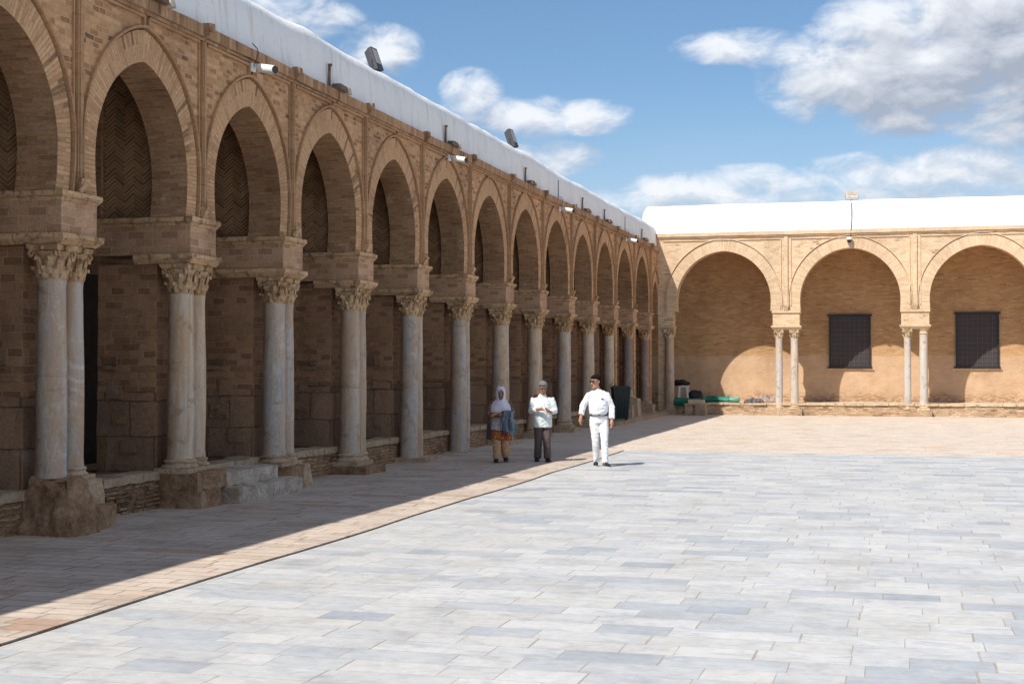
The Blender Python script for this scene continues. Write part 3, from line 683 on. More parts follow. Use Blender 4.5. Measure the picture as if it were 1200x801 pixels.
b = MB(); b.box(-14.59, -14.5, CY[0], YF, 0.5, 3.6); b.box(-12.25, -12.15, CY[0]+0.2, YF, 0.5, 3.42); b.build('shade_panel', M['galleryshade'], arc_l)  # dark panels added so the shaded gallery behind the piers reads black

def moulding(b, x0, x1, y0, y1, z0, z1, out):
    h = z1-z0
    b.frust((x0, x1, y0, y1), z0, (x0-0, x1+out, y0-out, y1+out), z0+h*0.55)
    b.box(x0, x1+out, y0-out, y1+out, z0+h*0.55+0.001, z1)
XC = -9.79
for i, c in enumerate(CY):
    single = i >= 16        # the last three piers carry one column beside a brick jamb
    pr = random.Random(100+i)
    z0 = ZI0+pr.uniform(-0.01, 0.015)
    b = MB(); b.box(-11.08, -9.56, c-HB, c+HB, z0+0.13, ZI1-0.125)
    pier = b.build('pier', M['blockwork'], arc_l, rough=(0.25, 0.007, 3.0), seed=i)
    b = MB(); moulding(b, -11.13, -9.56, c-HB, c+HB, ZI1-0.125, ZI1-0.002, 0.055)
    b.build('upper_moulding', M['moulding'], pier, rough=(0.13, 0.010, 5.0), seed=i)
    b = MB(); moulding(b, -10.42 if i % 2 else -11.1, -9.56, c-HB, c+HB, z0, z0+0.13, 0.065)
    b.build('lower_moulding', M['moulding'], pier, rough=(0.13, 0.010, 5.0), seed=i+40)
    # bracket at the foot of the pilaster and a weathered stub at its top
    b = MB(); b.frust((XF-0.01, XF+0.06, c-0.05, c+0.05), ZI1, (XF-0.01, XF+0.13, c-0.085, c+0.085), ZI1+0.13); b.box(XF-0.01, XF+0.14, c-0.09, c+0.09, ZI1+0.131, ZI1+0.165)
    b.build('console', M['moulding'], pier, rough=(0.05, 0.018, 9.0), seed=i)
    b = MB(); b.frust((XF+0.05, XF+0.13, c-0.045, c+0.045), 6.66, (XF+0.05, XF+0.17, c-0.06, c+0.06), 6.74); b.box(XF+0.05, XF+0.18, c-0.065, c+0.065, 6.741, 6.86)
    b.build('stub', M['rock'], pier, rough=(0.06, 0.014, 8.0), seed=i)
    if i < 3: continue
    # columns -------------------------------------------------------
    info = {6: (0.66, 0.0), 7: (0.50, 0.19), 8: (0.37, 0.19), 9: (0.15, 0.24), 10: (0.10, 0.0), 11: (0.03, 0.0), 12: (0.10, 0.22), 13: (0.08, 0.20), 14: (0.12, 0.25), 15: (0.14, 0.22), 16: (0.14, 0.16), 17: (0.78, 0.14), 18: (0.46, 0.14)}.get(i, (0.30, 0.2))
    zp, hb = info
    offs = [(-0.0 if single else -0.215)] + ([] if single else [0.235])
    if single: offs = [-0.16]
    for j, dy in enumerate(offs):
        r0 = 0.185 if j == 0 else 0.155
        if i == 6: r0 = 0.18 if j == 0 else 0.15
        xc = XC + (0.0 if j == 0 else -0.02)
        zb = zp + hb; bh = hb
        if i == 6 and j == 1: bh, zb = 0.17, 0.60+0.17
        hc = 0.43; top = z0-0.003
        mm = M['shaft'][(i*2+j*3) % 3]
        if i == 6: mm = M['shaft'][1] if j == 0 else M['shaft'][3]
        if i == 17: mm = M['granite']
        if i == 18: mm = M['porphyry']
        if i in (10, 11) and j == 0: mm = M['shaft'][1]
        if i == 16: mm = M['shaft'][2]
        me = shaft_mesh('column', r0, r0*0.90, top-hc-zb+0.01, mm, seed=i*3+j, joint=(1.2 if (i+j) % 3 == 0 else None))
        co = inst(me, 'column', arc_l, (xc, c+dy, zb))
        if i == 17: co['label'] = 'dark grey granite column shaft'
        elif i == 18: co['label'] = 'reddish brown column shaft'
        elif i == 6 and j == 1: co['label'] = 'column shaft with a band of wavy striped marble'
        cap = inst(CAPS[(i+2*j) % 5], 'capital', co, (0, 0, top-hc-zb), rz=0, sc=(1.0 if j == 0 else 0.88,)*2+(1,))
        if bh > 0:
            inst(base_mesh('base', r0, bh, M['basestone'], seed=i+j), 'base', co, (0, 0, -bh))
    if single:
        b = MB(); b.box(-10.12, -9.60, c+0.06, c+0.36, 0.1, z0-0.001)
        b.build('brick_jamb', M['brick'], pier, rough=(0.3, 0.008, 3.0), seed=i)

# pedestals, piece by piece for the piers in view
def stone(name, m, parent, x0, x1, y0, y1, z0, z1, amp=0.03, freq=3.0, size=0.12, seed=0, taper=0.0, label=None):
    b = MB(); b.frust((x0, x1, y0, y1), z0, (x0+taper, x1-taper, y0+taper, y1-taper), z1)
    o = b.build(name, m, parent, rough=(size, amp, freq), seed=seed, bevel=0)
    if label: o['label'] = label
    return o
c = CY[6]
stone('pedestal', M['rock'], arc_l, -10.14, -9.24, c-0.60, c+0.10, -0.04, 0.69, 0.085, 2.4, 0.07, 1, taper=0.21, label='lumpy brown boulder pedestal')
stone('pedestal', M['rock'], arc_l, -10.10, -9.34, c+0.03, c+0.50, -0.02, 0.30, 0.040, 2.5, 0.08, 5)
stone('pedestal', M['basestone'], arc_l, -10.02, -9.47, c+0.04, c+0.46, 0.28, 0.61, 0.035, 2.5, 0.08, 6, taper=0.03)
c = CY[7]
stone('pedestal', M['rock'], arc_l, -10.08, -9.34, c-0.46, c+0.12, -0.02, 0.27, 0.035, 3, 0.09, 8)
stone('pedestal', M['rock'], arc_l, -10.08, -9.47, c+0.10, c+0.46, -0.02, 0.24, 0.03, 3, 0.09, 9)
stone('pedestal', M['rock'], arc_l, -10.1, -9.40, c-0.46, c+0.46, 0.25, 0.505, 0.045, 3, 0.08, 10, label='dark red brown crumbling stone')
c = CY[8]
stone('pedestal', M['rock'], arc_l, -10.08, -9.36, c-0.47, c+0.10, -0.02, 0.385, 0.045, 3, 0.08, 12, taper=0.02)
stone('pedestal', M['basestone'], arc_l, -10.08, -9.42, c+0.08, c+0.50, -0.02, 0.38, 0.045, 3, 0.08, 17, taper=0.02)
c = CY[9]; stone('pedestal', M['rock'], arc_l, -10.08, -9.36, c-0.50, c+0.50, -0.02, 0.16, 0.03, 3, 0.09, 13)
c = CY[10]; stone('pedestal', M['basestone'], arc_l, -10.08, -9.36, c-0.46, c+0.52, -0.02, 0.11, 0.015, 3, 0.12, 14)
c = CY[11]; stone('pedestal', M['basestone'], arc_l, -10.08, -9.5, c-0.42, c+0.42, -0.02, 0.035, 0.008, 3, 0.12, 15)
for i in (12, 13, 14, 15): c = CY[i]; stone('pedestal', M['basestone'], arc_l, -10.08, -9.40, c-0.46, c+0.46, -0.02, {12: .11, 13: .09, 14: .13, 15: .15}[i], 0.015, 3, 0.15, 20+i)
c = CY[17]; stone('pedestal', M['copestone'], arc_l, -10.1, -9.30, c-0.75, c+0.05, 0.0, 0.79, 0.035, 2, 0.12, 31, taper=0.04)
c = CY[18]; stone('pedestal', M['basestone'], arc_l, -10.1, -9.42, c-0.45, c+0.2, 0.0, 0.47, 0.03, 2, 0.12, 32)
for i in (3, 4, 5): c = CY[i]; stone('pedestal', M['rock'], arc_l, -10.1, -9.42, c-0.45, c+0.45, -0.02, 0.31, 0.04, 2.5, 0.15, 50+i)
b = MB(); b.box(-9.95, -9.05, 46.2, YF-0.02, -0.02, 0.125); b.build('ledge', M['copestone'], arc_l, rough=(0.35, 0.012, 2.0))

# low front wall of the gallery floor with its cope stones, bay by bay
courses = MB()
for i in range(2, len(CY)-1):
    y0, y1 = CY[i]+0.30, CY[i+1]-0.30; cw, cp = MB(), MB()
    cw.box(-10.10, -10.02, y0-0.1, y1+0.1, -0.02, 0.405)
    y = y0-0.05; rn = random.Random(i)
    while y < y1:
        L = rn.uniform(0.35, 0.62); ye = min(y+L, y1+0.05)
        cp.box(-10.4, -9.97+rn.uniform(-0.025, 0.025), y+0.0003, ye-0.0003, 0.41, 0.52+rn.uniform(-0.012, 0.012)); y = ye
    fw = cw.build('front_wall', M['rubble'], arc_l, rough=(0.10 if 5 < i < 12 else 0.2, 0.030, 4.0), seed=i)
    cp.build('cope', M['copestone'], fw, rough=(0.12 if 5 < i < 12 else 0.3, 0.014, 4.0), seed=i)
rn = random.Random(3)                       # thin tile courses under the cope of the nearest full bay
for r_ in range(7):
    y = CY[6]+0.42
    while y < CY[7]-0.42:
        L = rn.uniform(0.14, 0.26)
        if rn.random() > 0.08: courses.box(-10.08, -9.99+rn.uniform(-0.03, 0.02), y, y+L-0.012, 0.01+r_*0.057, 0.01+r_*0.057+0.042)
        y += L
tc = courses.build('tile_courses', M['rubble'], arc_l, rough=(0.12, 0.006, 8.0)); tc['kind'] = 'stuff'

# ================================================================== FAR SUNLIT ARCADE
arc_f = thing('arcade_building', 'sunlit brick arcade with wide arches closing the far end of the courtyard', 'arcade')
P_F = lambda tt, z, d: (tt, YF-d, z)
FX = [-4.42, 0.57, 5.56, 10.6, 15.6, 20.6, 25.6, 30.6]      # pier centres
FH = 0.53
fb = [(-9.60, FX[0], 1.915, -6.94)] + [(FX[i], FX[i+1], (FX[i+1]-FX[i])/2-FH-0.02, (FX[i]+FX[i+1])/2) for i in range(len(FX)-1)]
fb = [(a, c_, w_, m_) for (a, c_, w_, m_) in fb]
FZI, FZT = 4.20, 7.20
FDEP = 0.60
# mapping keeps the same winding by running t from right to left
P_FR = lambda tt, z, d: (-tt, YF-d, z)
fb_r = [(-c_, -a, w_, -m_) for (a, c_, w_, m_) in fb]
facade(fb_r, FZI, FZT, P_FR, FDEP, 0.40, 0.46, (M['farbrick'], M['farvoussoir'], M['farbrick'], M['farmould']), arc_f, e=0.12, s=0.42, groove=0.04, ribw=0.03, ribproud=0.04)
for c in FX:
    b = MB()
    b.box(c-0.075, c+0.075, YF-0.07, YF-0.001, FZI+0.22, 7.17)
    for d in (-0.20, 0.20): b.box(c+d-0.018, c+d+0.018, YF-0.035, YF-0.001, FZI+0.2, 7.12)
    b.build('pilaster', M['farmould'], arc_f)
b = MB()
xs = [-9.60]+FX
for i in range(len(xs)-1):
    b.box(xs[i]+0.2, xs[i+1]-0.2, YF-0.035, YF-0.001, 7.075, 7.11)
b.build('string_moulding', M['farmould'], arc_f)
b = MB(); b.box(-9.62, FX[-1], YF-0.05, YF+0.35, 7.20, 7.26); b.box(-9.62, FX[-1], YF-0.085, YF+0.35, 7.262, 7.40)
b.build('cornice', M['farmould'], arc_f, rough=(0.3, 0.012, 2.0))
pf = [(0.06, 7.39, 0), (0.03, 7.8, .4), (0.0, 8.25, .8), (-0.05, 8.42, 1), (-0.14, 8.53, 1), (-0.30, 8.58, 1), (-0.8, 8.58, .8), (-3.5, 8.35, .5), (-3.7, 7.3, 0)]
parapet('parapet', M['whitewash'], lambda tt, z, d: (tt, YF-d, z), -10.35, FX[-1], pf, arc_f, amp=0.018, step=0.12, endround=0.30)
b = MB(); b.box(-10.30, -9.62, YF+0.02, YF+0.5, 6.8, 7.38); b.build('wall_end', M['farbrick'], arc_f)
# left respond of the first arch + piers
b = MB(); b.box(-9.60, -8.98, YF-0.02, YF+FDEP, 3.60, FZI-0.001); b.box(-9.60, -9.28, YF+0.0, YF+FDEP, 0.0, 3.55)
b.build('respond', M['farbrick'], arc_f)
b = MB(); moulding(b, -9.6, -8.97, YF-0.02, YF+FDEP, 3.48, 3.60, 0.04); b.build('lower_moulding', M['farmould'], arc_f)
GD = 2.75      # gallery depth
for i, c in enumerate(FX):
    b = MB(); b.box(c-FH, c+FH, YF-0.015, YF+FDEP, 3.60, FZI-0.10)
    pier = b.build('pier', M['farbrick'], arc_f)
    b = MB(); b.box(c-FH-0.035, c+FH+0.035, YF-0.06, YF+FDEP+0.03, FZI-0.095, FZI-0.001); b.build('upper_moulding', M['farmould'], pier, bevel=0.012)
    b = MB()
    b.frust((c-FH, c+FH, YF-0.02, YF+FDEP), 3.44, (c-FH-0.06, c+FH+0.06, YF-0.08, YF+FDEP+0.04), 3.53); b.box(c-FH-0.065, c+FH+0.065, YF-0.085, YF+FDEP+0.05, 3.531, 3.598)
    b.build('lower_moulding', M['farcap'] if i == 1 else M['farmould'], pier, bevel=0.008)
    b = MB(); b.frust((c-0.08, c+0.08, YF-0.07, YF), FZI, (c-0.11, c+0.11, YF-0.13, YF), FZI+0.22); b.build('console', M['farcap'], pier, rough=(0.07, 0.012, 7.0))
    for j, dx_ in enumerate((-0.30, 0.31)):
        r0 = (0.145, 0.155)[j] if i != 1 else (0.135, 0.165)[j]
        plain_cap = (i == 1 and j == 1)
        hb = 0.22 if (j == 1) else 0.06; zb = 0.25+hb; hc = 0.36 if not plain_cap else 0.20
        me = shaft_mesh('column', r0, r0*0.92, 3.438-hc-zb+0.01, M['farshaft'], seed=60+i*2+j)
        co = inst(me, 'column', arc_f, (c+dx_, YF+0.16, zb))
        if plain_cap:
            bb = MB(); bb.lathe([(r0*0.92, 0), (r0*1.12, 0.02), (r0*1.12, 0.04), (r0*0.96, 0.06), (r0*1.0, 0.12), (r0*1.25, 0.19), (r0*1.25, 0.20)])
            cp_ = bb.mesh('capital'); cp_.materials.append(M['farcap']); inst(cp_, 'capital', co, (0, 0, 3.438-hc-zb))
        else: inst(FCAPS[(i+j) % 2], 'capital', co, (0, 0, 3.438-hc-zb))
        inst(base_mesh('base', r0, hb, M['farcap'], seed=i+j, plinth=hb > 0.1), 'base', co, (0, 0, -hb))
    stone('pedestal', M['farrubble'], arc_f, c-0.62, c+0.62, YF-0.14, YF+0.5, -0.02, 0.25, 0.02, 3, 0.15, 70+i)
# column at the corner respond
me = shaft_mesh('column', 0.19, 0.17, 3.478-0.36-0.30, M['shaft'][0], seed=90, joint=1.45)
co = inst(me, 'column', arc_f, (-9.12, YF-0.06, 0.30))
inst(FCAPS[0], 'capital', co, (0, 0, 3.478-0.36-0.31), sc=(1.2, 1.2, 1)); inst(base_mesh('base', 0.19, 0.17, M['basestone'], 4), 'base', co, (0, 0, -0.17))
stone('pedestal', M['copestone'], arc_f, -9.6, -8.80, YF-0.42, YF+0.3, 0.0, 0.135, 0.012, 3, 0.15, 91)
# floor, back wall, ceiling
b = MB(); b.box(-9.7, FX[-1], YF+0.05, YF+GD+0.1, -0.02, 0.40); b.build('platform', M['farrubble'], arc_f, rough=(0.16, 0.022, 4.0))
b = MB(); rn = random.Random(8); x = -9.3
while x < FX[-1]:
    L = rn.uniform(0.4, 1.0)
    if not any(x < c+0.5 and x+L > c-0.5 for c in FX[:0]): b.box(x+0.008, x+L-0.008, YF+rn.uniform(-0.03, 0.04), YF+0.75, 0.41, 0.49+rn.uniform(-0.015, 0.015))
    x += L
b.build('cope', M['farcap'], arc_f, rough=(0.2, 0.014, 3.0))
sheetb = MB(); sheetb.face([(-9.6, YF+0.7, 0.485), (FX[-1], YF+0.7, 0.485), (FX[-1], YF+GD, 0.485), (-9.6, YF+GD, 0.485)]); sheetb.build('gallery_floor', M['beige'], arc_f)
b = MB(); b.box(-14.6, FX[-1], YF+GD, YF+GD+0.4, 0.0, 7.2); b.build('back_wall', M['backwall'], arc_f)
b = MB(); b.box(-9.6, FX[-1], YF+FDEP+0.001, YF+GD-0.001, 7.0, 7.2); b.build('gallery_ceiling', M['backwall'], arc_f)
M['ironframe'] = plain('dark iron frame', (0.022, 0.018, 0.020), 0.5, 0.4)
def shutter(t):
    P = t.pos(); x, y, z = t.sep(P)
    f = t.m('FRACT', t.m('DIVIDE', z, 0.045)); c = t.mix(t.ss(f, 0.75, 0.9), (0.060, 0.052, 0.060, 1), (0.022, 0.018, 0.022, 1))
    return t.mix(t.m('MULTIPLY', t.noise(P, 1.2, 4), 0.5), c, (0.085, 0.062, 0.055, 1)), t.bump(f, 0.3, 0.01)
M['shutter'] = mat('dark dusty shutter', shutter, 0.7, 0.3)
M['grille'] = plain('thin grille bars', (0.115, 0.095, 0.095), 0.6, 0.4)
for wx, wz0, wz1 in ((-2.02, 1.88, 4.12), (3.02, 1.88, 4.17), (13.1, 1.88, 4.15)):
    yb = YF+GD
    b = MB(); hw = 0.84
    b.box(wx-hw, wx-hw+0.06, yb-0.09, yb-0.002, wz0+0.06, wz1-0.07); b.box(wx+hw-0.06, wx+hw, yb-0.09, yb-0.002, wz0+0.06, wz1-0.07)
    b.box(wx-hw-0.06, wx+hw+0.06, yb-0.10, yb-0.002, wz1-0.069, wz1); b.box(wx-hw-0.06, wx+hw+0.06, yb-0.10, yb-0.002, wz0, wz0+0.059)
    fr = b.build('window', M['ironframe'], arc_f)
    b = MB(); b.box(wx-hw+0.061, wx+hw-0.061, yb-0.03, yb-0.003, wz0+0.061, wz1-0.071); b.build('shutter', M['shutter'], fr)
    b = MB(); b.box(wx-hw-0.12, wx+hw+0.12, yb-0.05, yb-0.001, wz0-0.075, wz0-0.002); b.build('sill', M['farmould'], fr, rough=(0.2, 0.006, 4))
    b = MB()
    for k in range(1, 8): x = wx-hw+0.06+k*(2*hw-0.12)/8; b.box(x-0.008, x+0.008, yb-0.065, yb-0.05, wz0+0.06, wz1-0.07)
    for k in range(1, 11): z = wz0+0.06+k*(wz1-wz0-0.13)/11; b.box(wx-hw+0.06, wx+hw-0.06, yb-0.048, yb-0.034, z-0.008, z+0.008)
    b.build('grille', M['grille'], fr)

# ================================================================== STEPS
st = thing('stone_steps', 'two worn pale stone steps between the second and third column pairs of the shaded arcade', 'steps', (-9.4, 19.9, 0))
def step(x1, y0, y1, z0, z1, x0=-0.58, seed=0, cuts=()):
    b = MB(); ys_ = [y0]+list(cuts)+[y1]
    for a, c in zip(ys_, ys_[1:]): b.box(x0, x1+0.02*mnoise.noise(Vector((a, seed, 0))), a+0.006, c-0.006, z0, z1)
    return b.build('step', M['stepstone'], st, rough=(0.09, 0.022, 4.0), seed=seed)
step(0.22, -1.18, 1.10, -0.01, 0.235, seed=2, cuts=(-0.45,)); step(-0.04, -1.20, 0.72, 0.237, 0.44, seed=5, cuts=(-0.1,))

# ================================================================== CCTV cameras, lamps
M['whiteplastic'] = plain('white painted metal', (0.74, 0.74, 0.73), 0.4, 0.5, 0.04)
M['blackglass'] = plain('black lens glass', (0.012, 0.012, 0.015), 0.15, 0.6)
M['darkmetal'] = plain('dark grey metal', (0.055, 0.055, 0.06), 0.5, 0.5)
M['rust'] = plain('rusty brown metal', (0.17, 0.115, 0.085), 0.8, 0.3, 0.4, nscale=14)
M['creammetal'] = plain('cream housing', (0.50, 0.42, 0.32), 0.6, 0.3, 0.2)
M['lampglass'] = plain('dusty lamp glass', (0.42, 0.36, 0.30), 0.3, 0.5, 0.15)
M['cable'] = plain('black cable', (0.025, 0.022, 0.02), 0.7)
def make_cctv(label, loc, rz):
    r = thing('security_camera', label, 'security camera', loc, rz, 'security cameras over the arches'); r.scale = (0.86, 0.86, 0.86)
    b = MB(); b.tube([(0, -0.22, -0.075), (0, -0.218, -0.075), (0, 0.14, 0.0), (0, 0.142, 0.0)], [0.074, 0.078, 0.078, 0.066], 18); b.build('housing', M['whiteplastic'], r, smooth=True)
    b = MB(); b.tube([(0, -0.238, -0.079), (0, -0.222, -0.076)], [0.068, 0.068], 18); b.build('lens', M['blackglass'], r, smooth=True)
    b = MB(); b.tube([(0, 0.10, 0.02), (0, 0.20, 0.05), (0, 0.29, 0.03)], 0.022, 8); b.box(-0.06, 0.06, 0.285, 0.315, -0.05, 0.10); b.build('bracket', M['whiteplastic'], r)
    b = MB(); b.tube([(0, 0.27, 0.06), (0.02, 0.25, 0.14), (0.03, 0.20, 0.28), (0.02, 0.22, 0.36), (0.0, 0.32, 0.46)], 0.008, 6); b.build('cable', M['cable'], r)
    return r
CZ = 6.53
cctv = make_cctv('big white bullet camera over the second full arch from the left', (XF+0.31, 19.80, CZ), R(72))
copy_tree(cctv, 'white bullet camera over the fifth full arch from the left', (XF+0.31, 29.62, CZ), R(72))
copy_tree(cctv, 'small white bullet camera over the eighth full arch from the left', (XF+0.31, 40.15, CZ), R(72))
copy_tree(cctv, 'tiny white bullet camera nearest the corner of the shaded arcade', (XF+0.31, 50.55, CZ), R(72))
r = thing('security_camera', 'round white and black camera above the middle arch of the sunlit arcade', 'security camera', (-1.93, YF-0.12, 6.95), 0, 'security cameras over the arches')
b = MB(); b.lathe([(0.12, 0.03), (0.12, 0.10), (0.07, 0.13)], n=16); b.build('housing', M['whiteplastic'], r, smooth=True)
b = MB(); b.ball((0, -0.02, 0.0), 0.095, 14, 10); b.build('lens', M['blackglass'], r, smooth=True)
b = MB(); b.box(-0.03, 0.03, 0.02, 0.115, 0.06, 0.12); b.build('bracket', M['whiteplastic'], r)
b = MB(); b.tube([(0.05, 0.10, 0.13), (0.06, 0.06, 0.3), (0.07, 0.02, 0.45), (0.10, 0.08, 0.9), (0.08, 0.02, 1.3), (0.06, 0.14, 1.62)], 0.012, 6); b.build('cable', M['cable'], r)

def make_fixture(label, loc):
    r = thing('cornice_lamp', label, 'lamp', loc, 0, 'old lamps on the cornice')
    b = MB(); b.box(-0.02, 0.02, -0.02, 0.02, 0.0, 0.40); b.box(-0.025, 0.045, -0.025, 0.025, 0.401, 0.44); b.build('post', M['rust'], r, rough=(0.12, 0.006, 8))
    b = MB(); b.frust((0.0, 0.20, 0.04, 0.42), 0.0, (0.03, 0.16, 0.07, 0.40), 0.11); b.build('housing', M['rust'], r, rough=(0.10, 0.010, 8))
    b = MB(); b.frust((0.02, 0.19, 0.45, 0.60), -0.01, (0.03, 0.17, 0.47, 0.58), 0.10); b.build('reflector', M['creammetal'], r, rough=(0.08, 0.012, 8))
    return r
fx = make_fixture('cream and rusty lamp on the cornice above the nearest full arch', (XF-0.02, 16.70, 6.835))
NTH = ['third', 'fifth', 'seventh', 'ninth', 'tenth', 'last']
for nm, y in zip(NTH, (23.10, 29.70, 36.60, 43.65, 47.1, 54.3)):
    copy_tree(fx, 'rusty lamp with upright post on the shaded cornice above the %s arch' % (nm if nm == 'last' else nm+' full'), (XF-0.02, y, 6.835))
for y, nm in ((40.15, 'eighth'), (50.55, 'eleventh')):
    b = MB(); b.tube([(0, 0, 0), (0.0, 0, 0.55)], 0.014, 6); tag(b.build('antenna_rod', M['darkmetal'], loc=(XF+0.02, y+0.05, 6.83)), 'thin dark rod on the cornice above the %s full arch of the shaded arcade' % nm, 'rod', 'rods on the cornice')

def make_flood(label, loc, rz, hgt=0.52, wd=0.40, pole=0.25, tilt=-14, light=False):
    r = thing('floodlight', label, 'floodlight', loc, rz, 'floodlights on the roofs')
    Mx = Matrix.Translation((0, 0, pole+hgt*0.5)) @ Matrix.Rotation(R(tilt), 4, 'X')
    def tf(b):
        b.v = [tuple(Mx @ Vector(v)) for v in b.v]; return b
    b = MB(); b.frust((-wd/2+0.05, wd/2-0.05, -hgt/2+0.04, hgt/2-0.04), -0.17, (-wd/2, wd/2, -hgt/2, hgt/2), -0.04); b.box(-wd/2, wd/2, -hgt/2, hgt/2, -0.039, 0.02)
    b.v = [(x, -z, y) for x, y, z in b.v]; tf(b).build('housing', M['creammetal'] if light else M['darkmetal'], r, bevel=0.008)
    b = MB(); b.box(-wd/2+0.04, wd/2-0.04, -hgt/2+0.12, hgt/2-0.04, 0.021, 0.026); b.v = [(x, -z, y) for x, y, z in b.v]; tf(b).build('glass', M['lampglass'], r)
    b = MB(); b.tube([(0, 0.05, -0.25), (0, 0.05, pole*0.6)], 0.022, 8); b.tube([(-wd/2-0.02, 0.03, pole+hgt*0.45), (-wd/2-0.02, 0.05, pole*0.6), (wd/2+0.02, 0.05, pole*0.6), (wd/2+0.02, 0.03, pole+hgt*0.45)], 0.008, 6); b.build('bracket', M['darkmetal'], r)
    return r
# facing the court (+X)
make_flood('dark floodlight with pale glass, nearer one on the white parapet above the shaded arcade', (-10.05, 26.55, 7.83), R(84), 0.47, 0.27, 0.04, -20)
make_flood('dark floodlight, the farther one on the white parapet above the shaded arcade', (-10.05, 36.95, 7.83), R(84), 0.50, 0.29, 0.05, -20)
make_flood('cream floodlight on a short pole above the sunlit arcade', (-1.85, YF+0.8, 8.58), R(8), 0.28, 0.46, 0.16, -12, True)

# ================================================================== BIN, BLOCKS, CLUTTER
M['green'] = plain('dark green plastic', (0.010, 0.022, 0.021), 0.45, 0.4, 0.15)
bn = thing('wheelie_bin', 'dark green wheeled rubbish bin beside the shaded columns near the corner', 'bin', (-9.22, 47.85, 0.125), R(20))
b = MB(); b.frust((-0.22, 0.22, -0.24, 0.22), 0.05, (-0.29, 0.29, -0.33, 0.30), 1.08)
for k in range(-2, 3): b.box(k*0.10-0.012, k*0.10+0.012, -0.315, -0.26, 0.15, 0.95)
b.build('body', M['green'], bn, bevel=0.012)
b = MB(); b.box(-0.31, 0.31, -0.36, 0.32, 1.081, 1.12); b.frust((-0.30, 0.30, -0.35, 0.31), 1.121, (-0.24, 0.24, -0.26, 0.25), 1.18); b.build('lid', M['green'], bn, bevel=0.012)
b = MB(); b.tube([(-0.25, 0.36, 1.06), (0.25, 0.36, 1.06)], 0.02, 8); b.build('handle', M['green'], bn)
for s in (-1, 1):
    b = MB(); b.tube([(s*0.20, 0.24, 0.10), (s*0.26, 0.24, 0.10)], 0.10, 16); b.build('wheel', M['cable'], bn)
tag(stone('stone_block', M['copestone'], None, -9.55, -9.15, 49.6, 50.05, 0.125, 0.60, 0.012, 2, 0.12, 61), 'pale squared stone block beside the green bin', 'stone block')
sb = thing('stone_bench', 'low stone block seat with a flat slab on top before the sunlit arcade', 'stone seat', (-7.95, 57.3, 0), R(-4))
b = MB(); b.box(-0.42, -0.12, -0.2, 0.2, 0, 0.40); b.box(0.0, 0.40, -0.2, 0.2, 0, 0.40); b.box(-0.12, 0.0, -0.1, 0.2, 0, 0.36); b.build('support', M['copestone'], sb, rough=(0.12, 0.02, 4))
b = MB(); b.box(-0.44, 0.42, -0.22, 0.22, 0.402, 0.47); b.build('slab', M['basestone'], sb, rough=(0.12, 0.012, 4))
tag(stone('stone_slab', M['farmould'], None, -8.25, -7.62, 57.14, 57.5, 0.472, 0.62, 0.012, 3, 0.12, 62), 'tan flat stone lying on the low stone seat', 'stone slab')
def cloth_heap(name, m, label, cat, cx, cy, z, L, Wd, H, seed, rz=0):
    b = MB(); nx, ny = 34, 12; g = []
    for i in range(nx+1):
        row = []
        for j in range(ny+1):
            u, v = i/nx*2-1, j/ny*2-1
            env = (max(0, 1-u**4))*(max(0, 1-v**4))
            hh = H*env*(0.62+0.55*mnoise.noise(Vector((u*L*3+seed, v*3, seed)))+0.25*mnoise.noise(Vector((u*L*9, v*7, seed))))
            row.append((u*L/2, v*Wd/2, max(0.004, hh)))
        g.append(row)
    for i in range(nx):
        for j in range(ny): b.face([g[i][j], g[i+1][j], g[i+1][j+1], g[i][j+1]])
    edge = [g[i][0] for i in range(nx+1)]+[g[nx][j] for j in range(1, ny+1)]+[g[i][ny] for i in range(nx-1, -1, -1)]+[g[0][j] for j in range(ny-1, 0, -1)]
    b.face([(p[0], p[1], 0) for p in edge[::-1]])
    o = b.build(name, m, None, smooth=True, loc=(cx, cy, z)); o.rotation_euler = (0, 0, rz); return tag(o, label, cat)
M['tarp'] = plain('green tarpaulin', (0.010, 0.16, 0.105), 0.55, 0.4, 0.35, nscale=6)
M['tarplight'] = plain('pale green net', (0.15, 0.38, 0.30), 0.6, 0.3, 0.2, nscale=6)
M['rag'] = plain('grey rags', (0.10, 0.09, 0.10), 0.9, 0.1, 0.8, nscale=9)
M['sack'] = plain('brownish sacking', (0.33, 0.25, 0.22), 0.9, 0.1, 0.4, nscale=7)
M['blackbag'] = plain('black plastic', (0.014, 0.014, 0.018), 0.5, 0.4)
ZS = 0.50
def tarp_roll(name, label, m, x0, x1, y, z, h, seed):
    b = MB(); rings = []; n = int((x1-x0)/0.07)
    for i in range(n+1):
        x = x0+(x1-x0)*i/n; ring = []
        for k in range(16):
            a = 2*math.pi*k/16; rr = 1+0.28*mnoise.noise(Vector((x*3, math.cos(a)*1.4+seed, math.sin(a)*1.4)))
            ring.append((x, y+0.17*rr*math.cos(a), z+max(0.0, h/2*(1+rr*math.sin(a)))))
        rings.append(ring)
    b.loft(rings); return tag(b.build(name, m, None, smooth=True), label, 'tarpaulin', 'green tarpaulins on the gallery edge')
tarp_roll('green_tarpaulin', 'green tarpaulin bundle next to the corner column', M['tarp'], -8.92, -7.75, YF-0.0, ZS-0.14, 0.32, 1)
tarp_roll('green_tarpaulin', 'long green tarpaulin bundle right of the low stone seat', M['tarp'], -7.72, -6.72, YF+0.22, ZS, 0.24, 5)
tarp_roll('green_tarpaulin', 'pale end of folded green netting lit by the sun', M['tarplight'], -6.70, -6.32, YF+0.22, ZS, 0.22, 8)
st2 = thing('plastic_stool', 'white plastic stool among the dark bags by the corner column', 'stool', (-8.72, YF+1.2, ZS))
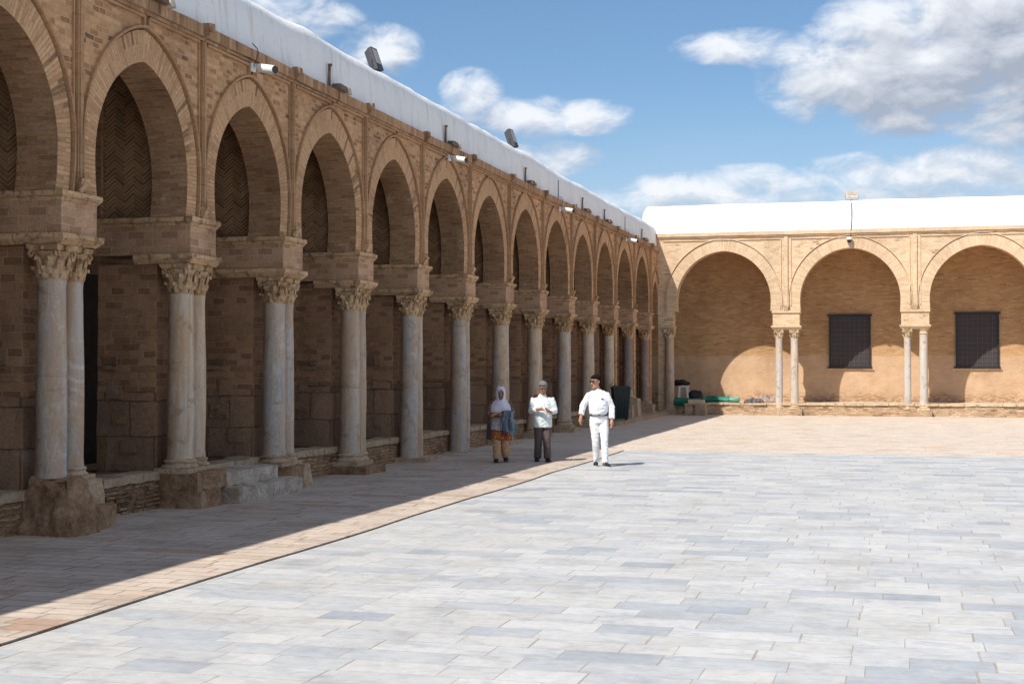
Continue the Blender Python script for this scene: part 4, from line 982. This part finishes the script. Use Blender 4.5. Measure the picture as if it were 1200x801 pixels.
for sx in (-1, 1):
    for sy in (-1, 1):
        b = MB(); b.frust((sx*0.20-0.04, sx*0.20+0.04, sy*0.18-0.03, sy*0.18+0.03), 0, (sx*0.15-0.035, sx*0.15+0.035, sy*0.15-0.03, sy*0.15+0.03), 0.60); b.build('leg', M['whiteplastic'], st2)
b = MB(); b.box(-0.20, 0.20, -0.19, 0.19, 0.601, 0.65); b.build('seat', M['whiteplastic'], st2, bevel=0.01)
def sackbag(label, m, c, r, seed, cat='bag'):
    b = MB(); b.ball((0, 0, r[2]), r, 18, 12)
    o = b.build('sack', m, None, smooth=True, loc=c)
    for v in o.data.vertices:
        v.co += mnoise.noise_vector(v.co*5+Vector((seed, 0, 0)))*0.09; v.co.z = max(v.co.z, 0.0)
    return tag(o, label, cat)
sackbag('black sack resting on top of the white stool', M['blackbag'], (-8.85, YF+1.2, ZS+0.65), (0.38, 0.2, 0.12), 3)
sackbag('squat black sack slumped right of the white stool', M['blackbag'], (-8.25, YF+1.35, ZS), (0.30, 0.22, 0.24), 6)
cloth_heap('rag_pile', M['rag'], 'heap of dark and grey rags on the gallery edge in the sun', 'rags', -5.75, YF+0.45, ZS, 0.85, 0.5, 0.20, 2)
cloth_heap('sack_pile', M['sack'], 'brownish grey sacks piled against the sunlit back wall', 'sacks', -5.2, YF+1.1, ZS, 1.0, 0.6, 0.34, 9)

# ================================================================== PEOPLE
def skin_mat(name, c):
    return plain(name, c, 0.55, 0.35, 0.08, nscale=20)
M['skin1'] = skin_mat('sunburnt skin', (0.46, 0.235, 0.16)); M['skin2'] = skin_mat('brown skin', (0.38, 0.20, 0.125)); M['skin3'] = skin_mat('warm brown skin', (0.36, 0.185, 0.115))
def cloth_mat(name, c, c2=None, wr=14, var=0.08):
    def fn(t):
        P = t.pos(); n = t.noise(t.vm('MULTIPLY', P, (1, 1, 0.45)), wr, 5, 0.6, 0.6)
        lo = tuple(x*(1-var) for x in c); hi = tuple(min(0.9, x*(1+var)) for x in c)
        return t.ramp(n, [(0.3, lo), (0.7, hi)]), t.bump(n, 0.9, 0.03)
    return mat(name, fn, 0.9, 0.1)
M['shirtw'] = cloth_mat('white cotton', (0.80, 0.80, 0.81)); M['trw'] = cloth_mat('white trousers', (0.80, 0.80, 0.80))
M['shirtb'] = cloth_mat('pale blue white knit', (0.72, 0.77, 0.78)); M['trb'] = cloth_mat('mauve brown trousers', (0.115, 0.085, 0.08))
M['veil'] = cloth_mat('pale lilac veil', (0.66, 0.62, 0.68), var=0.10); M['tunic'] = cloth_mat('off white tunic', (0.60, 0.57, 0.58))
M['trp'] = cloth_mat('peach trousers', (0.56, 0.34, 0.19)); M['denim'] = cloth_mat('grey blue denim', (0.16, 0.195, 0.235), var=0.45)
M['hairb'] = plain('black hair', (0.010, 0.007, 0.006), 0.8, 0.1, 0.3, nscale=60); M['hairg'] = plain('grey hair', (0.16, 0.16, 0.17), 0.9, 0.1, 0.5, nscale=60)
M['black'] = plain('black leather', (0.012, 0.012, 0.014), 0.4, 0.4); M['maroon'] = cloth_mat('maroon patch', (0.075, 0.018, 0.018))
M['lip'] = plain('lips', (0.22, 0.07, 0.05), 0.5); M['eye'] = plain('dark eye', (0.02, 0.012, 0.01), 0.3)
M['sole'] = plain('white sole', (0.55, 0.52, 0.48), 0.6)
def pattern(t):
    P = t.pos(); x, y, z = t.sep(P)
    n = t.noise(P, 26, 3)
    c = t.ramp(n, [(0.38, (0.30, 0.06, 0.035)), (0.5, (0.52, 0.20, 0.07)), (0.6, (0.55, 0.38, 0.16)), (0.68, (0.10, 0.09, 0.05))], 'CONSTANT')
    k = t.ss(t.m('SINE', t.m('MULTIPLY', z, 70.0)), 0.5, 0.9)
    return t.mix(t.m('MULTIPLY', k, 0.5), c, (0.12, 0.06, 0.03, 1)), None
M['pattern'] = mat('orange patterned hem', pattern, 0.9, 0.1)
def sleevep(t):
    return t.ramp(t.noise(t.pos(), 34, 3), [(0.35, (0.14, 0.07, 0.05)), (0.55, (0.30, 0.19, 0.13)), (0.65, (0.45, 0.36, 0.28))], 'CONSTANT'), None
M['sleeve'] = mat('brown patterned sleeve', sleevep, 0.9, 0.1)

def blend(b, name, m, parent, vox=0.010, smooth=4, wrinkle=0.0, seed=0):
    """melt overlapping lofts into one continuous surface"""
    me = b.mesh(name); tmp = bpy.data.objects.new('tmp', me); COL.objects.link(tmp)
    rm = tmp.modifiers.new('r', 'REMESH'); rm.mode = 'VOXEL'; rm.voxel_size = vox
    sm = tmp.modifiers.new('s', 'SMOOTH'); sm.iterations = smooth; sm.factor = 0.5
    dg = bpy.context.evaluated_depsgraph_get(); ev = tmp.evaluated_get(dg)
    out = bpy.data.meshes.new_from_object(ev); bpy.data.objects.remove(tmp)
    out.name = name; out.materials.clear(); out.materials.append(m)
    if wrinkle:
        for v in out.vertices:
            q = Vector((v.co.x*7+v.co.z*5, v.co.y*7, v.co.z*13-v.co.x*6))+Vector((seed, 0, 0))
            fold = 1-2.4*abs(mnoise.noise(q)); fine_ = mnoise.noise(q*2.1+Vector((9, 0, 0)))
            v.co += v.normal*wrinkle*(0.75*fold+0.5*fine_)
    for p in out.polygons: p.use_smooth = True
    o = bpy.data.objects.new(name, out); COL.objects.link(o); o.parent = parent; return o

def limb(b, pts, rads, n=14): b.tube(pts, rads, n)
def hand(b, wrist, dirv, palmn, side, s=1.0, curl=0.5):
    """wrist point, direction of fingers, palm normal, side=+1 thumb towards dir x normal"""
    d = Vector(dirv).normalized(); nrm = Vector(palmn); nrm = (nrm-d*nrm.dot(d)).normalized(); sd_ = d.cross(nrm)*side
    w = Vector(wrist)
    palm_end = w+d*0.095*s
    b.tube([w-d*0.02, w+d*0.02*s, w+d*0.06*s, palm_end], [0.026*s, 0.030*s, 0.036*s, 0.034*s], 10)
    for k, (off, L) in enumerate(((0.030, 0.070), (0.010, 0.080), (-0.010, 0.074), (-0.030, 0.058))):
        p0 = palm_end-d*0.012+sd_*off*s; a = curl*0.5
        d1 = (d*math.cos(a)+nrm*math.sin(a)); d2 = (d*math.cos(a*2.4)+nrm*math.sin(a*2.4)); d3 = (d*math.cos(a*3.4)+nrm*math.sin(a*3.4))
        p1 = p0+d1*L*0.45*s; p2 = p1+d2*L*0.32*s; p3 = p2+d3*L*0.25*s
        b.tube([p0, p1, p2, p3], [0.0095*s, 0.009*s, 0.0085*s, 0.007*s], 8)
    p0 = w+d*0.03*s+sd_*0.028*s; p1 = p0+(d*0.6+sd_*0.7+nrm*0.3).normalized()*0.035*s; p2 = p1+(d*0.85+sd_*0.3+nrm*0.4).normalized()*0.030*s
    b.tube([p0-sd_*0.01, p1, p2], [0.013*s, 0.011*s, 0.009*s], 8)

def head_into(b, c, yaw, pitch, s=1.0):
    """head centred at c (ear level), faces -Y then turned by yaw"""
    Mx = Matrix.Translation(c) @ Matrix.Rotation(yaw, 4, 'Z') @ Matrix.Rotation(pitch, 4, 'X')
    h = MB(); n = 20
    prof = [(-0.122, 0.022, 0.020, -0.062), (-0.112, 0.040, 0.040, -0.052), (-0.085, 0.054, 0.062, -0.032), (-0.045, 0.064, 0.080, -0.012), (0.0, 0.072, 0.092, -0.002), (0.045, 0.075, 0.096, 0.002), (0.08, 0.070, 0.088, 0.004), (0.105, 0.052, 0.066, 0.005), (0.120, 0.024, 0.032, 0.006)]
    h.loft([[(rx*s*math.cos(2*math.pi*k/n), (yo+ry*math.sin(2*math.pi*k/n))*s, z*s) for k in range(n)] for z, rx, ry, yo in prof])
    h.tube([(0, -0.088*s, 0.018*s), (0, -0.104*s, -0.010*s), (0, -0.112*s, -0.030*s), (0, -0.095*s, -0.038*s)], [0.009*s, 0.012*s, 0.017*s, 0.012*s], 8)
    for sg in (-1, 1):
        h.tube([(sg*0.070*s, 0.0, 0.028*s), (sg*0.080*s, 0.008*s, 0.012*s), (sg*0.076*s, 0.004*s, -0.022*s)], [0.010*s, 0.014*s, 0.008*s], 8)
        h.ball((sg*0.030*s, -0.088*s, 0.030*s), (0.024*s, 0.012*s, 0.007*s), 8, 6)
    h.ball((0, -0.082*s, -0.066*s), (0.026*s, 0.016*s, 0.011*s), 8, 6)
    base = len(b.v); b.v += [tuple(Mx @ Vector(v)) for v in h.v]; b.f += [tuple(i+base for i in f) for f in h.f]; b.uv += h.uv
    return Mx
def put(b, Mx, name, m, parent, smooth=True):
    b.v = [tuple(Mx @ Vector(v)) for v in b.v]; return b.build(name, m, parent, smooth=smooth)
def face_bits(Mx, parent, s=1.0, glasses=None):
    b = MB()
    for sg in (-1, 1): b.ball((sg*0.030*s, -0.0885*s, 0.012*s), (0.013*s, 0.008*s, 0.006*s), 8, 6)
    put(b, Mx, 'eyes', M['eye'], parent)
    b = MB(); b.ball((0, -0.096*s, -0.064*s), (0.022*s, 0.008*s, 0.006*s), 10, 6); put(b, Mx, 'lips', M['lip'], parent)
    b = MB()
    for sg in (-1, 1): b.tube([(sg*0.012*s, -0.098*s, 0.034*s), (sg*0.03*s, -0.099*s, 0.040*s), (sg*0.05*s, -0.086*s, 0.034*s)], 0.0045*s, 6)
    put(b, Mx, 'eyebrows', M['hairb'] if glasses != 'grey' else M['hairg'], parent)
    if glasses:
        b = MB()
        for sg in (-1, 1):
            if glasses == 'dark': b.ball((sg*0.033*s, -0.102*s, 0.012*s), (0.029*s, 0.010*s, 0.021*s), 12, 8)
            else:
                pts = [(sg*0.033*s+0.025*s*math.cos(a), -0.104*s, 0.010*s+0.018*s*math.sin(a)) for a in [k*math.pi/6 for k in range(13)]]
                b.tube(pts, 0.003*s, 5)
            b.tube([(sg*0.058*s, -0.098*s, 0.018*s), (sg*0.080*s, 0.0, 0.022*s)], 0.004*s, 5)
        b.tube([(-0.01*s, -0.108*s, 0.016*s), (0.01*s, -0.108*s, 0.016*s)], 0.004*s, 5)
        put(b, Mx, 'glasses', M['black'], parent)
def hair(Mx, parent, m, s=1.0, grey=False):
    b = MB(); n = 20
    prof = [(-0.078, 0.058, 0.036, 0.052), (-0.045, 0.075, 0.052, 0.048), (-0.005, 0.0825, 0.072, 0.036), (0.030, 0.086, 0.080, 0.030), (0.052, 0.087, 0.086, 0.022), (0.064, 0.0865, 0.1015, 0.006), (0.080, 0.085, 0.105, 0.003), (0.100, 0.078, 0.102, 0.002), (0.122, 0.060, 0.082, 0.004), (0.140, 0.026, 0.036, 0.006)]
    b.loft([[(rx*s*math.cos(2*math.pi*k/n)*(1+0.09*mnoise.noise(Vector((k*1.7, z*40, 1)))), (yo+ry*math.sin(2*math.pi*k/n))*s, z*s+0.012*mnoise.noise(Vector((k*2.0, z*19, 3)))) for k in range(n)] for z, rx, ry, yo in prof])
    put(b, Mx, 'hair', m, parent)
def shoe(parent, x, y, yaw, m, L=0.28, sole=None, z0=0.014, lift=0.0):
    Mx = Matrix.Translation((x, y, z0+lift)) @ Matrix.Rotation(yaw, 4, 'Z')
    b = MB(); n = 14; rings = []
    for yy, rx, rz_ in ((0.085, 0.026, 0.03), (0.07, 0.038, 0.042), (0.03, 0.042, 0.050), (-0.03, 0.043, 0.044), (-0.09, 0.050, 0.032), (-0.15, 0.047, 0.025), (-0.185, 0.030, 0.016)):
        rings.append([(rx*math.cos(2*math.pi*k/n), yy*L/0.28, max(0.0, rz_+rz_*1.0*math.sin(2*math.pi*k/n))) for k in range(n)])
    b.loft(rings); o = put(b, Mx, 'shoe', m, parent)
    b = MB()
    pts = [(0.085, 0.026), (0.06, 0.040), (0, 0.043), (-0.06, 0.047), (-0.11, 0.052), (-0.16, 0.044), (-0.188, 0.022)]
    ring0 = [(w_, y_*L/0.28) for y_, w_ in pts]+[(-w_, y_*L/0.28) for y_, w_ in pts[::-1]]
    b.loft([[(p[0], p[1], -0.012) for p in ring0], [(p[0], p[1], 0.006) for p in ring0]]); put(b, Mx, 'sole', sole or M['black'], o, smooth=False)

# --- man in white -------------------------------------------------
p1 = thing('person', 'man in white shirt, white trousers, dark belt and sunglasses, head turned aside', 'person', (-5.74, 27.72, 0.0), R(12))
b = MB()
hip = {-1: (-0.125, 0.0, 0.93), 1: (0.055, 0.0, 0.93)}; kne = {-1: (-0.105, 0.0, 0.50), 1: (0.070, -0.12, 0.51)}; ank = {-1: (-0.085, 0.13, 0.10), 1: (0.085, -0.16, 0.09)}
for s in (-1, 1):
    limb(b, [hip[s], kne[s], ank[s], (ank[s][0], ank[s][1]-0.04, 0.05)], [0.078, 0.042, 0.028, 0.034])
limb(b, [(-0.035, 0, 0.90), (-0.04, 0, 1.05), (-0.05, 0, 1.28), (-0.06, 0.0, 1.39), (-0.06, 0.0, 1.45)], [(0.14, 0.10), (0.13, 0.10), (0.15, 0.10), (0.13, 0.07), (0.06, 0.05)], 20)
limb(b, [(-0.065, 0.0, 1.46), (-0.085, -0.01, 1.60)], [0.058, 0.055])
headc = (-0.095, -0.015, 1.672)
Mh = head_into(b, headc, R(-48), R(2), 1.06)
sh = {-1: (-0.225, 0, 1.41), 1: (0.105, 0, 1.41)}; elb = {-1: (-0.355, 0.0, 1.19), 1: (0.215, 0.02, 1.17)}; wr = {-1: (-0.395, -0.05, 0.985), 1: (0.215, -0.06, 0.93)}
for s in (-1, 1):
    limb(b, [(sh[s][0]*0.5-0.03, 0, 1.43), sh[s], elb[s], wr[s]], [0.045, 0.050, 0.040, 0.030])
    hand(b, wr[s], (-0.12*(s == -1), -0.1, -1), (-s*1.0, -0.3, 0), -s*1.0 if s == 1 else 1.0, 1.1, 0.45)
blend(b, 'body', M['skin1'], p1, 0.007, 3)
b = MB()
for s in (-1, 1):
    limb(b, [(hip[s][0]*0.9-0.004, 0.01, 0.99), (hip[s][0], 0.0, 0.85), ((hip[s][0]+kne[s][0])/2, kne[s][1]*0.5, 0.70), kne[s], ((kne[s][0]+ank[s][0])/2, (kne[s][1]+ank[s][1])/2+0.005, 0.29), (ank[s][0], ank[s][1]+0.01, 0.085)], [0.098, 0.104, 0.090, 0.072, 0.066, 0.062])
limb(b, [(-0.036, 0, 0.86), (-0.038, 0, 0.95), (-0.042, 0, 1.035)], [(0.165, 0.12), (0.170, 0.13), (0.160, 0.13)], 20)
blend(b, 'trousers', M['trw'], p1, 0.010, 3, 0.006, 1)
b = MB()
limb(b, [(-0.042, -0.01, 1.035), (-0.045, -0.025, 1.075), (-0.05, -0.03, 1.16), (-0.055, -0.015, 1.30), (-0.060, 0, 1.39), (-0.062, 0, 1.44), (-0.063, 0, 1.48), (-0.065, -0.002, 1.525)], [(0.158, 0.13), (0.182, 0.155), (0.185, 0.158), (0.192, 0.140), (0.188, 0.115), (0.155, 0.10), (0.10, 0.082), (0.066, 0.066)], 24)
for s in (-1, 1):
    cuff = 0.80 if s == -1 else 0.93
    wc = tuple(elb[s][k]+(wr[s][k]-elb[s][k])*cuff for k in range(3))
    limb(b, [(sh[s][0]*0.45-0.03, 0, 1.455), (sh[s][0], 0, 1.405), tuple((sh[s][k]+elb[s][k])/2 for k in range(3)), elb[s], wc], [0.055, 0.074, 0.070, 0.064, 0.056])
blend(b, 'shirt', M['shirtw'], p1, 0.010, 3, 0.009, 4)
b = MB(); n = 40
b.loft([[(-0.042+0.172*math.cos(2*math.pi*k/n), -0.006+0.150*math.sin(2*math.pi*k/n), z) for k in range(n)] for z in (1.002, 1.040)]); b.build('belt', M['black'], p1)
b = MB(); b.box(-0.07, -0.02, -0.163, -0.15, 1.0, 1.042); b.build('buckle', M['grille'], p1)
b = MB(); b.tube([(-0.125, -0.03, 1.505), (-0.09, -0.075, 1.49), (-0.06, -0.09, 1.455)], 0.013, 6); b.tube([(0.0, -0.03, 1.505), (-0.03, -0.07, 1.49), (-0.055, -0.09, 1.455)], 0.013, 6); b.build('collar', M['shirtw'], p1, smooth=True)
b = MB(); b.ball((0.03, -0.150, 1.345), (0.03, 0.010, 0.010), 10, 6); b.build('pocket_badge', M['black'], p1)
face_bits(Mh, p1, 1.06, 'dark'); hair(Mh, p1, M['hairb'], 1.06)
for s in (-1, 1): shoe(p1, ank[s][0]+0.01*s, ank[s][1], R(-4 if s < 0 else 22), M['black'], sole=M['sole'])

# --- elderly man ---------------------------------------------------
p2 = thing('person', 'grey haired man in pale shirt with maroon shoulder patches and brown trousers', 'person', (-7.16, 28.63, 0.012), R(14))
b = MB()
hip = {-1: (-0.085, 0.0, 0.84), 1: (0.085, 0.0, 0.84)}; kne = {-1: (-0.085, -0.02, 0.46), 1: (0.085, -0.06, 0.46)}; ank = {-1: (-0.105, 0.05, 0.08), 1: (0.105, -0.08, 0.08)}
for s in (-1, 1): limb(b, [hip[s], kne[s], ank[s], (ank[s][0], ank[s][1]-0.04, 0.045)], [0.08, 0.052, 0.036, 0.034])
limb(b, [(0, 0, 0.82), (0, 0, 1.0), (0.0, -0.0, 1.20), (0.0, 0.0, 1.28), (0.0, -0.01, 1.33)], [(0.14, 0.10), (0.14, 0.10), (0.145, 0.09), (0.11, 0.06), (0.055, 0.05)], 20)
limb(b, [(0.0, -0.01, 1.34), (0.005, -0.035, 1.47)], [0.054, 0.052])
Mh = head_into(b, (0.01, -0.05, 1.520), R(8), R(14), 1.03)
sh = {-1: (-0.185, -0.01, 1.30), 1: (0.185, -0.01, 1.30)}; elb = {-1: (-0.235, -0.02, 1.045), 1: (0.255, -0.03, 1.04)}; wr = {-1: (-0.10, -0.24, 1.09), 1: (0.17, -0.24, 1.03)}
for s in (-1, 1):
    limb(b, [(s*0.10, -0.01, 1.29), sh[s], elb[s], wr[s]], [0.055, 0.05, 0.04, 0.028])
hand(b, wr[-1], (1.0, -0.45, 0.12), (0.2, -0.3, -1), 1, 1.08, 0.8)
hand(b, wr[1], (-0.75, -0.5, 0.35), (0, 0.0, 1), 1, 1.08, 0.8)
blend(b, 'body', M['skin2'], p2, 0.007, 3)
b = MB()
for s in (-1, 1): limb(b, [(hip[s][0]*0.9, 0.01, 0.90), (hip[s][0], 0, 0.76), ((hip[s][0]+kne[s][0])/2, -0.015, 0.62), kne[s], ((kne[s][0]+ank[s][0])/2, (kne[s][1]+ank[s][1])/2, 0.26), (ank[s][0], ank[s][1]+0.01, 0.07)], [0.095, 0.105, 0.095, 0.080, 0.074, 0.078])
limb(b, [(0, 0, 0.78), (0, 0, 0.95)], [(0.155, 0.12), (0.15, 0.12)], 20)
blend(b, 'trousers', M['trb'], p2, 0.010, 3, 0.006, 7)
b = MB()
limb(b, [(0, 0, 0.715), (0, -0.005, 0.80), (0, -0.015, 0.93), (0, -0.02, 1.06), (0, -0.012, 1.20), (0, -0.01, 1.27), (0, -0.01, 1.33), (0.0, -0.014, 1.39)], [(0.195, 0.150), (0.193, 0.152), (0.188, 0.155), (0.186, 0.150), (0.186, 0.130), (0.170, 0.108), (0.115, 0.085), (0.062, 0.062)], 24)
for s in (-1, 1):
    wc = tuple(elb[s][k]+(wr[s][k]-elb[s][k])*0.86 for k in range(3))
    limb(b, [(s*0.09, -0.01, 1.315), (sh[s][0], sh[s][1], 1.275), tuple((sh[s][k]+elb[s][k])/2 for k in range(3)), elb[s], wc], [0.05, 0.072, 0.070, 0.066, 0.050])
blend(b, 'shirt', M['shirtb'], p2, 0.010, 3, 0.007, 9)
for s in (-1, 1):
    b = MB(); b.tube([(s*0.095, -0.035, 1.345), (s*0.14, -0.038, 1.333), (s*0.19, -0.040, 1.308)], [(0.022, 0.046), (0.024, 0.056), (0.024, 0.048)], 10); b.build('shoulder_patch', M['maroon'], p2, smooth=True)
b = MB(); b.tube([(-0.06, -0.04, 1.39), (-0.035, -0.08, 1.37), (0.0, -0.095, 1.33)], 0.013, 6); b.tube([(0.06, -0.04, 1.39), (0.035, -0.08, 1.37), (0.0, -0.095, 1.33)], 0.013, 6); b.build('collar', M['shirtb'], p2, smooth=True)
face_bits(Mh, p2, 1.03, 'grey'); hair(Mh, p2, M['hairg'], 1.05)
for s in (-1, 1): shoe(p2, ank[s][0], ank[s][1], R(-8 if s < 0 else 12), M['black'], 0.27)

# --- woman ----------------------------------------------------------
p3 = thing('person', 'woman in a pale veil and white tunic over peach trousers, arms folded, head bowed', 'person', (-7.93, 28.16, 0.012), R(16))
b = MB()
hip = {-1: (-0.08, 0.0, 0.78), 1: (0.08, 0.0, 0.78)}; kne = {-1: (-0.075, -0.08, 0.43), 1: (0.085, 0.0, 0.42)}; ank = {-1: (-0.085, -0.05, 0.07), 1: (0.10, 0.13, 0.09)}
for s in (-1, 1): limb(b, [hip[s], kne[s], ank[s], (ank[s][0], ank[s][1]-0.05, ank[s][2]-0.045), (ank[s][0], ank[s][1]-0.13, ank[s][2]-0.055)], [0.08, 0.05, 0.034, 0.034, 0.022])
limb(b, [(0, 0, 0.76), (0, 0, 0.95), (0, 0, 1.12), (0, -0.01, 1.24), (0, -0.015, 1.29)], [(0.15, 0.11), (0.13, 0.10), (0.145, 0.11), (0.14, 0.085), (0.06, 0.055)], 20)
limb(b, [(0, -0.01, 1.27), (0, -0.04, 1.39)], [0.048, 0.046])
Mh = head_into(b, (0, -0.06, 1.425), R(2), R(16), 0.96)
sh = {-1: (-0.165, -0.01, 1.22), 1: (0.165, -0.01, 1.22)}; elb = {-1: (-0.245, -0.12, 0.985), 1: (0.25, -0.12, 1.0)}; wr = {-1: (0.06, -0.305, 0.975), 1: (-0.10, -0.275, 1.0)}
for s in (-1, 1): limb(b, [(s*0.09, -0.01, 1.21), sh[s], elb[s], wr[s]], [0.05, 0.048, 0.038, 0.027])
hand(b, wr[-1], (1.0, -0.05, -0.02), (0, 1, -0.4), 1, 0.98, 0.7)
hand(b, wr[1], (-1.0, -0.15, -0.35), (0, 0.6, -1), -1, 0.98, 0.8)
blend(b, 'body', M['skin3'], p3, 0.007, 3)
b = MB()
for s in (-1, 1): limb(b, [(hip[s][0]*0.9, 0, 0.80), (hip[s][0], 0, 0.64), (kne[s][0], kne[s][1], kne[s][2]), ((kne[s][0]+ank[s][0])/2, (kne[s][1]+ank[s][1])/2, 0.24), (ank[s][0], ank[s][1]+0.01, ank[s][2]+0.01)], [0.10, 0.105, 0.082, 0.078, 0.070])
blend(b, 'trousers', M['trp'], p3, 0.010, 3, 0.012, 3)
b = MB(); limb(b, [(0, 0, 0.46), (0, 0, 0.56), (0, 0, 0.68), (0, 0, 0.80)], [(0.225, 0.17), (0.215, 0.165), (0.20, 0.15), (0.16, 0.12)], 28)
o = blend(b, 'patterned_skirt', M['pattern'], p3, 0.012, 2, 0.020, 3)
b = MB(); limb(b, [(-0.01, -0.01, 0.665), (0, -0.01, 0.78), (0, -0.01, 0.95), (0, -0.01, 1.10), (0, -0.01, 1.22), (0, -0.01, 1.27)], [(0.20, 0.165), (0.195, 0.16), (0.18, 0.15), (0.18, 0.14), (0.165, 0.11), (0.09, 0.07)], 28)
blend(b, 'tunic', M['tunic'], p3, 0.012, 2, 0.014, 6)
b = MB()
for s in (-1, 1):
    wc = tuple(elb[s][k]+(wr[s][k]-elb[s][k])*0.72 for k in range(3)); limb(b, [sh[s], elb[s], wc], [0.07, 0.064, 0.050])
blend(b, 'sleeves', M['sleeve'], p3, 0.010, 2, 0.008)
# veil: hood around the face plus a cape over the shoulders
b = MB(); n = 32; rings = []
Mv = Mh
def vring(z, rx, ry, yo, gap):   # open ring at the face (front is -Y)
    return z, rx, ry, yo, gap
hood = [(0.138, 0.020, 0.03, 0.012, 0.0), (0.125, 0.055, 0.065, 0.012, 0.0), (0.095, 0.080, 0.095, 0.010, 0.05), (0.060, 0.090, 0.108, 0.008, 0.56), (0.010, 0.094, 0.110, 0.006, 0.64), (-0.045, 0.095, 0.108, 0.004, 0.58), (-0.090, 0.092, 0.108, -0.004, 0.40), (-0.125, 0.088, 0.112, -0.010, 0.05)]
hood[-1] = (-0.125, 0.088, 0.112, -0.010, 0.0)
for z, rx, ry, yo, gap in hood:
    ring = []
    for k in range(n+1):
        a = -math.pi/2+gap+(2*math.pi-2*gap)*k/n
        ring.append(Mv @ Vector((rx*math.cos(a), yo+ry*math.sin(a), z)))
    rings.append(ring)
cape = [(1.285, 0.105, 0.13, -0.03), (1.25, 0.140, 0.15, -0.03), (1.19, 0.195, 0.165, -0.035), (1.11, 0.235, 0.185, -0.04), (1.02, 0.262, 0.198, -0.04)]
for z, rx, ry, yo in cape:
    ring = []
    for k in range(n+1):
        a = -math.pi/2+2*math.pi*k/n
        fr = max(0, -math.sin(a)); f = 1+0.06*math.sin(a*8)*(1.3-z)*2.6+0.05*mnoise.noise(Vector((math.cos(a)*3, math.sin(a)*3, z*4)))
        zz = z+(0.05*max(0, 1-fr*1.2) if z < 1.0 else 0) + (0.0)
        ring.append(Vector((rx*f*math.cos(a), yo+ry*f*math.sin(a), zz-(0.10*fr**3 if z < 1.06 else 0.03*fr))))
    rings.append(ring)
for i in range(len(rings)-1):
    for k in range(n): b.face([rings[i][k], rings[i+1][k], rings[i+1][k+1], rings[i][k+1]])
vo = b.build('veil', M['veil'], p3, smooth=True)
bm = bmesh.new(); bm.from_mesh(vo.data); bmesh.ops.remove_doubles(bm, verts=bm.verts, dist=1e-4)
bm.to_mesh(vo.data); bm.free()
for q in vo.data.polygons: q.use_smooth = True
so = vo.modifiers.new('s', 'SOLIDIFY'); so.thickness = 0.008; so.offset = 1
face_bits(Mh, p3, 0.96)
shoe(p3, ank[-1][0], ank[-1][1], R(-6), M['black'], 0.25); shoe(p3, ank[1][0], ank[1][1], R(8), M['black'], 0.25, lift=0.02)
# jacket over her forearm: a folded cloth draped both sides
def drape(name, m, loc, rz, label, cat):
    b = MB(); nx, nv = 22, 30; g = []
    for i in range(nx+1):
        u = i/nx; x = 0.03+u*0.24; row = []
        fall = 0.40+0.10*mnoise.noise(Vector((u*4, 1, 0)))+0.12*math.sin(u*3.0)
        for j in range(nv+1):
            v = j/nv*2-1; s_ = abs(v)*fall; sg = 1 if v > 0 else -1
            if s_ < 0.07: y = -0.27+sg*s_*0.9; z = 1.045-s_*s_*3
            else: y = -0.27+sg*(0.063+0.02*math.sin(s_*9+u*8)); z = 1.03-(s_-0.07)
            y += 0.030*math.sin(u*17+s_*9+(0 if sg > 0 else 2))*min(1, s_*5)+0.035*mnoise.noise(Vector((u*5, s_*11, sg))); xx = x+0.12*s_*(u-0.2)+0.030*math.sin(s_*13+u*3)
            row.append((xx, y, z+0.012*mnoise.noise(Vector((u*9, v*5, 2)))))
        g.append(row)
    for i in range(nx):
        for j in range(nv): b.face([g[i][j], g[i][j+1], g[i+1][j+1], g[i+1][j]])
    o = b.build(name, m, None, smooth=True, loc=loc); o.rotation_euler = (0, 0, rz)
    bm = bmesh.new(); bm.from_mesh(o.data); bmesh.ops.remove_doubles(bm, verts=bm.verts, dist=1e-4); bm.to_mesh(o.data); bm.free()
    sl = o.modifiers.new('s', 'SOLIDIFY'); sl.thickness = 0.025; return tag(o, label, cat)
drape('denim_jacket', M['denim'], (-7.93, 28.16, 0.012), R(16), 'grey blue denim jacket draped over the folded arms of the veiled woman', 'jacket')
hb_ = thing('handbag', 'black handbag hanging at the side of the veiled woman', 'handbag', (-7.93-0.25, 28.16-0.04, 0.012), R(16))
b = MB(); b.frust((-0.05, 0.05, -0.10, 0.12), 0.47, (-0.03, 0.04, -0.08, 0.10), 0.80); b.build('bag_body', M['blackbag'], hb_, bevel=0.02)
b = MB(); b.tube([(0, -0.06, 0.85), (0.06, -0.03, 1.1), (0.12, 0.0, 1.28), (0.06, 0.05, 1.1), (0, 0.10, 0.85)], 0.010, 6); b.build('strap', M['blackbag'], hb_)
